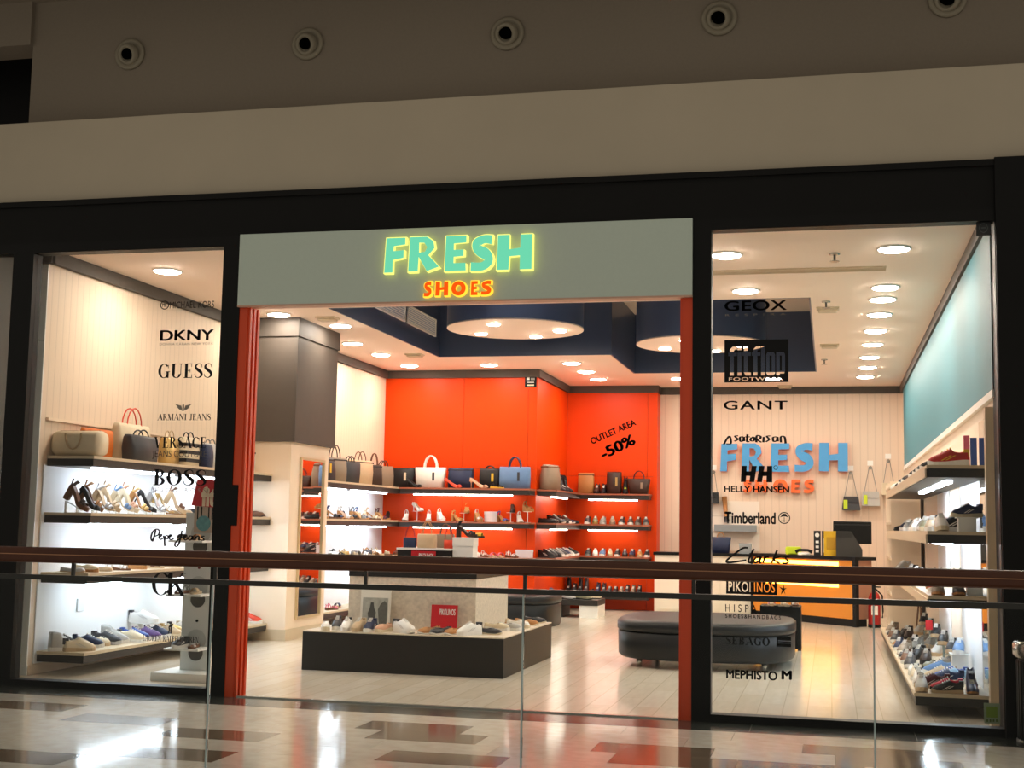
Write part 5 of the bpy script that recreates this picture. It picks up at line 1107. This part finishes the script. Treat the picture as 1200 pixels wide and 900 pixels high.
for i, (X_, yy, k, c, s, a) in enumerate([(.86, .9, 'boot', 'taupe', 'tan', -95), (1.02, .92, 'boot', 'charcoal', 'tan', -92), (.87, 1.5, 'sneaker', 'coral', 'white', -95), (.9, 2.1, 'sneaker', 'navy', 'tan', -100), (.9, 2.8, 'loafer', 'brown', 'tan', -100), (.9, 3.6, 'sneaker', 'grey', 'white', -110), (.9, 4.4, 'sneaker', 'charcoal', 'white', -110), (.9, 5.3, 'sneaker', 'black', 'white', -110), (.9, 6.2, 'loafer', 'dark_brown', 'black', -110), (.9, 7.2, 'sneaker', 'light_grey', 'white', -120)]):
    shoe(k, c, (X_, yy, z), R(a), f'{cname(c)} {KN[k]} on third shelf of blue-panelled wall, {ORD[i]} from the window', 'shoes on the third shelf of the blue wall', s, scale=1.15)
boxthing('card_box', 'small white box with red lid on the third shelf by the mirror', 'box', (1.14, .98, z), 0, .12, .14, .12, M_white, True, red)
z = ZR[3]; reserve(1.055, 1.225, 2.2, 2.4, z, z + .2); reserve(.97, 1.03, 4.07, 4.13, z, z + .3)
PAL = ['charcoal', 'grey', 'black', 'brown', 'black', 'light_grey', 'charcoal', 'khaki', 'black', 'taupe', 'dark_brown', 'grey', 'navy', 'black', 'charcoal', 'tan', 'black', 'grey']
lst = [(.728, 1.12, 'runner', 'light_grey', 'beige', -92, 1.1), (.93, 1.03, 'sneaker', 'black', 'beige', 180, .9), (1.13, 1.12, 'boot', 'navy', 'tan', -90, 1.05), (.93, 1.16, 'runner', 'crimson', 'black', 180, .9), (.83, 1.38, 'sneaker', 'burgundy', 'beige', 182, 1.05), (1.16, 1.46, 'sneaker', 'navy', 'white', -92, 1.05), (.74, 1.66, 'sneaker', 'white', 'white', -93, 1.1),
       (.97, 1.7, 'runner', 'navy', 'white', 184, 1.05), (1.04, 1.84, 'runner', 'pale_blue', 'white', 184, 1.05), (1.03, 1.98, 'runner', 'blue', 'white', 184, 1.05), (.74, 2.02, 'sneaker', 'cream', 'white', -94, 1.1), (.9, 2.14, 'sneaker', 'beige', 'white', 184, 1.0), (.74, 2.45, 'espadrille', 'white', 'white', -94, 1.1), (.98, 2.55, 'runner', 'denim', 'white', 186, 1.05)]
for i, (X_, yy, k, c, s, a, sc_) in enumerate(lst):
    shoe(k, c, (X_, yy, z), R(a), f'{cname(c)} {KN[k]} on lowest shelf of blue-panelled wall, {ORD[i]} from the window', 'shoes on the lowest shelf of the blue wall', s, scale=sc_)
for i in range(30):
    row, colm = divmod(i, 3); c = PAL[(i * 7) % 18]; k = ('runner', 'sneaker', 'loafer')[(i * 5 + row) % 3]; ordn = ORD[row]; zz = z; X_, yy = .74 + colm * .19, 3.05 + row * .5
    if colm == 2 and row % 2 == 0:
        k = 'runner'; X_ = 1.14
        t = thing('shoe_riser', f'clear riser by the wall of the lowest blue-wall shelf, {ORD[row // 2]} behind the coloured sneakers', 'riser', (X_, yy, z)); part('post', box(-.012, .012, -.012, .012, 0, .15), M_edge, t); part('plate', box(-.07, .07, -.07, .07, .15, .156), M_edge, t); part('foot', box(-.05, .05, -.05, .05, 0, .005), M_edge, t); zz = z + .156; reserve(X_ - .07, X_ + .07, yy - .07, yy + .07, z, z + .15)
    shoe(k, c, (X_, yy, zz), R(-100 - 12 * (i % 2)), f'{cname(c)} {KN[k]} in {("aisle", "middle", "wall")[colm]} file of lowest blue-wall shelf, {ordn} behind the coloured sneakers', 'dark shoes on the lowest shelf of the blue wall', ('white', 'black', 'beige')[i % 3], scale=1.12)
t = thing('price_card', 'small red price card among the dark shoes on the lowest shelf', 'card', (1.0, 4.1, z + .0)); part('post', box(-.004, .004, -.004, .004, 0, .3), M_steel, t); part('card', box(-.035, .035, -.004, .004, .3, .4), red, t)
t = thing('shoe_riser', 'white box riser under the denim blue sneaker', 'riser', (1.14, 2.3, z)); part('body', box(-.07, .07, -.08, .08, 0, .21), M_white, t); part('top', box(-.085, .085, -.1, .1, .21, .22), M_white, t)
shoe('sneaker', 'denim', (1.14, 2.3, z + .22), R(-100), 'denim blue and white sneaker on the white box riser', None, 'white', 'white', scale=1.12)
t = thing('wooden_easel', 'slim leaning wooden easel above the lowest blue-wall shelf', 'easel', (1.13, 7.9, z)); part('leg', MB().tube([(-.05, -.15, 0), (.02, .1, .5)], .012, 6), cm('brown'), t); part('leg', MB().tube([(.04, .2, 0), (.03, .1, .52)], .012, 6), cm('brown'), t)
for yy, zz in ((9.0, 1.14), (9.0, 1.64), (9.2, .64)):
    pass
for i, (yy, zz, c) in enumerate([(8.95, 1.13, 'navy'), (9.6, 1.13, 'charcoal'), (8.95, 1.63, 'navy'), (9.6, 1.63, 'light_grey'), (8.95, .63, 'black'), (9.6, .63, 'white')]):
    shoe('sneaker', c, (.98, yy, zz), R(180), f'{cname(c)} lace-up sneaker in the narrow shelf tower, {ORD[i]} from its middle boards', 'shoes in the shelf tower', 'white', scale=1.1)

# ---- counter
ang = math.atan2(12.65 - 11.0, -1.3 - .37)
ct = thing('sales_counter', 'sales counter with glowing amber front and black frame', 'counter', (.37, 11.0, 0), ang)   # local x runs along the front, local -y... front side
Lc = math.hypot(1.67, 1.65)
part('body', box(.05, Lc, -.42, -.03, .12, 1.04), mat('counter_wood', 'b98a70', .5, noise=.05, nscale=6), ct)
M_amber = mat('amber_front', 'd98a28', .35, 0, .4, noise=.03, nscale=4)
part('front_panel', box(.06, Lc, -.03, -.005, .12, 1.03), M_amber, ct, 'amber front panel')
part('frame_post', box(-.02, .05, -.06, .012, 0, 1.04), M_black, ct); part('frame_post', box(Lc, Lc + .05, -.06, .012, 0, 1.04), M_black, ct)
part('top', box(-.03, Lc + .06, -.44, .03, 1.04, 1.09), M_black, ct); part('kick', box(.05, Lc, -.3, -.05, 0, .12), M_black, ct)
for zz in (.6, .94): part('glow_strip', box(.36, Lc - .05, -.004, .004, zz, zz + .06), emis('amber_glow', 'ffb848', 11.), ct, 'glowing amber strip')
bc = thing('back_counter', 'white low cabinet run behind the counter end', 'cabinet', (0, 0, 0))
part('body', box(-3.02, -1.3, 12.8, 13.35, 0, 1.02), mat('cabinet_cream', 'e2dccd', .5, noise=.03, nscale=4), bc); part('top', box(-3.04, -1.28, 12.77, 13.37, 1.02, 1.07), M_black, bc)
for x in (-2.98, -2.42, -1.86): part('door', box(x, x + .53, 12.785, 12.8, .08, .98), MATS['cabinet_cream'], bc)
# on the counter (placed in the counter's own frame)
Mc = Matrix.Translation((.37, 11.0, 0)) @ Matrix.Rotation(ang, 4, 'Z')
def onc(lx, ly): v = Mc @ Vector((lx, ly, 1.091)); return (v.x, v.y, v.z)
mo = thing('till_monitor', 'black flat till monitor on the counter', 'monitor', onc(.34, -.3), 0)
part('foot', box(-.14, .14, -.1, .1, 0, .015), M_black, mo); part('stem', box(-.03, .03, .02, .05, .015, .25), M_black, mo); part('screen', box(-.3, .3, -.015, .03, .2, .56, .01), M_black, mo); part('bezel_line', box(-.29, .29, -.018, -.014, .5, .515), M_bar, mo)
cr = thing('till_housing', 'dark grey till housing in front of the monitor', 'till', onc(.22, -.1), 0)
part('body', MB().prism([(-.2, 0), (.2, 0), (.2, .12), (.03, .4), (-.2, .4)], -.18, .12, 1), mat('till_grey', '2e2e2c', .5, noise=.05), cr)
part('lid', box(-.2, .04, -.185, -.18, .3, .38), M_bar, cr)
ye = thing('yellow_binder', 'yellow printed folder standing against the till', 'folder', onc(.52, -.02), 0); part('cover', box(-.12, .12, -.02, .02, 0, .4), mat('folder_yellow', 'd9ae12', .5, noise=.15, nscale=14), ye); part('print', box(-.08, .08, -.0215, -.02, .1, .3), mat('folder_print', 'b98d10', .5, noise=.2, nscale=40), ye)
for i, (lx, c1, lab) in enumerate(((.87, 'black', 'black lever binder with white round label on the counter'), (.69, 'charcoal', 'charcoal binder with pale spine beside the lever binder'))):
    t = thing('binder', lab, 'binder', onc(lx, -.05), 0); part('spine', box(-.055, .055, -.02, .2, 0, .4), cm(c1), t)
    if i == 0:
        part('label_disc', MB().lathe([(.035, -.022), (.035, -.02)], (0, 0, .33), 14, 1), M_white, t)
        for zz in (.05, .12, .2): part('label_mark', box(-.025, .025, -.0215, -.02, zz, zz + .04), M_white, t)
    else: part('label', box(-.03, .03, -.0215, -.02, .05, .28), mat('label_blue', 'a9b9c4', .5), t)
ph = thing('desk_phone', 'black desk phone on the counter beside the binders', 'phone', onc(1.17, -.05), 0); part('base', box(-.1, .1, -.1, .1, 0, .04, .01), M_white, ph); part('handset', MB().tube([(-.14, 0, .05), (-.08, 0, .08), (.06, 0, .08), (.13, 0, .05)], [.03, .022, .022, .03], 8), M_black, ph)
gp = thing('green_pouch', 'small lime green pouch on the counter', 'pouch', onc(1.42, -.05), 0); part('body', MB().box(-.13, .13, -.05, .05, 0, .13, .02), cm('lime'), gp); part('flap', box(-.12, .12, -.056, -.05, .08, .12), cm('lime'), gp)
bag('carrier_bag', 'navy bag with tan trim on the white cabinet run', (-1.88, 12.98, 1.071), 0, .3, .28, .14, 'navy', None, 'tan', .1, 1.2)
boxthing('card_reader', 'small grey box on the white cabinet run', 'box', (-1.45, 12.95, 1.071), 0, .2, .15, .18, mat('box_grey', '9aa3a6', .5))
ws2 = thing('wall_cabinet', 'pale wall cabinet with grey shelf behind the counter', 'cabinet', (0, 0, 0))
part('panel', box(-2.3, -1.25, YB - .03, YB, 1.1, 2.0), mat('cab_pale', 'e6dccf', .5), ws2); part('shelf', box(-2.05, -1.3, YB - .25, YB - .03, 1.45, 1.57), mat('cab_grey', '8f9699', .4), ws2); part('joint', box(-2.3, -1.25, YB - .032, YB - .03, 1.72, 1.728), mat('cab_line', 'b7ab9c', .6), ws2)
ck = thing('long_brush', 'wooden handled brush hanging on the wall behind the counter', 'brush', (-1.85, YB - .09, 1.72)); part('handle', MB().tube([(-.03, 0, .36), (0, 0, .0)], [.05, .035], 10), cm('tan'), ck); part('head', MB().tube([(0, 0, .0), (.02, 0, -.1)], [.04, .05], 8), cm('charcoal'), ck)
# fire extinguisher
fe = thing('fire_extinguisher', 'red fire extinguisher standing beside the counter', 'fire extinguisher', (.66, 11.15, 0))
part('cylinder', MB().lathe([(.085, .02), (.095, .05), (.095, .44), (.07, .52), (.03, .56)], n=20), mat('extinguisher_red', 'b0160f', .3, 0, .5), fe); part('foot', MB().lathe([(.1, 0), (.1, .05)], n=20), M_black, fe)
part('valve', MB().box(-.02, .02, -.02, .02, .55, .64).box(-.02, .1, -.01, .01, .62, .64), M_black, fe); part('hose', MB().tube([(.02, 0, .6), (.12, 0, .5), (.13, 0, .25), (.12, 0, .15)], .014, 6), M_black, fe); part('label', box(-.05, .05, -.097, -.093, .2, .34), M_white, fe)
# bags hanging behind the counter
def hangbag(label, px, py_hook, py_top, py_bot, w_, col, tagc, flare):
    hk = hit(px, py_hook, 1, YB - .08); zt = hit(px, py_top, 1, YB - .1).z; zb_ = hit(px, py_bot, 1, YB - .1).z; h = zt - zb_
    hkth = thing('wall_hook', 'small steel hook holding the ' + label.split(' hanging')[0], 'hook', (hk.x, YB, hk.z)); part('plate', MB().lathe([(.03, -.012), (.03, 0)], n=12, axis=1), M_steel, hkth); part('pin', MB().tube([(0, 0, 0), (0, -.1, 0), (0, -.12, .03)], .008, 6), M_steel, hkth); part('plaque', box(-.05, .05, -.004, 0, .04, .13), M_white, hkth)
    t = thing('hanging_bag', label, 'bag', (hk.x, YB - .1, zb_))
    v = []
    for zz, k in ((0, 1), (.08, 1.03), (.6, (1 + flare) / 2), (1, flare)):
        x, y_ = w_ / 2 * k, .07 * (1 - .4 * zz); v += [(-x, -y_, zz * h), (x, -y_, zz * h), (x, y_, zz * h), (-x, y_, zz * h)]
    f = [(3, 2, 1, 0), (12, 13, 14, 15)] + [(k * 4 + i, k * 4 + (i + 1) % 4, k * 4 + 4 + (i + 1) % 4, k * 4 + 4 + i) for k in range(3) for i in range(4)]
    part('body', MB().add(v, f), cm(col, .4), t); part('flap', box(-w_ / 2 * flare, w_ / 2 * flare, -.075, -.045, h * .55, h * .97), cm(col, .4), t)
    for s in (-1, 1): part('strap', MB().tube([(s * w_ * .36, 0, h), (s * .02, 0, hk.z - zb_ + .015)], .006, 5), cm('grey'), t)
    if tagc: part('price_tag', box(-w_ * .42, -w_ * .2, -.08, -.076, h * .1, h * .75), cm(tagc), t)
hangbag('black shoulder bag with lime tag hanging behind the counter', 997, 554, 582, 598, .31, 'charcoal', 'lime', .82)
hangbag('light grey shoulder bag with lime tag hanging behind the counter', 1020, 548, 576, 593, .3, 'light_grey', 'lime', .92)
hangbag('cream bag hanging by the end of the blue wall', 1041, 540, 566, 580, .24, 'cream', None, .9)
hangbag('small black bag with chain strap hanging beside the wooden brush', 836, 553, 577, 590, .2, 'black', None, .95)
# black sign on the orange wall, hooks
b = pbox(615, 628.5, 440, 453.5, YO - .02)
t = thing('wall_notice', 'small black notice on the wide orange wall', 'notice', (0, 0, 0)); part('plate', box(b[0], b[1], YO - .012, YO, b[2], b[3]), M_ink, t)
wdt = b[1] - b[0]; hgt = b[3] - b[2]
for k, (u0, u1, v0, v1, c) in enumerate(((.15, .4, .62, .85, 'white'), (.5, .85, .6, .8, 'grey'), (.2, .8, .35, .45, 'light_grey'), (.2, .8, .1, .22, 'cream'))): part('print', box(b[0] + u0 * wdt, b[0] + u1 * wdt, YO - .0135, YO - .012, b[2] + v0 * hgt, b[2] + v1 * hgt), cm(c), t)

# every grouping empty stands at the base of its thing
bpy.context.view_layer.update()
for o in [o for o in COL.objects if o.type == 'EMPTY' and o.parent is None and o.location.length == 0 and tuple(o.rotation_euler) == (0, 0, 0)]:
    pts = [c.location + Vector(b) for c in o.children if c.type == 'MESH' for b in c.bound_box]
    if not pts: continue
    base = Vector(((min(p.x for p in pts) + max(p.x for p in pts)) / 2, (min(p.y for p in pts) + max(p.y for p in pts)) / 2, min(p.z for p in pts)))
    o.location = base
    for c in o.children: c.location = c.location - base
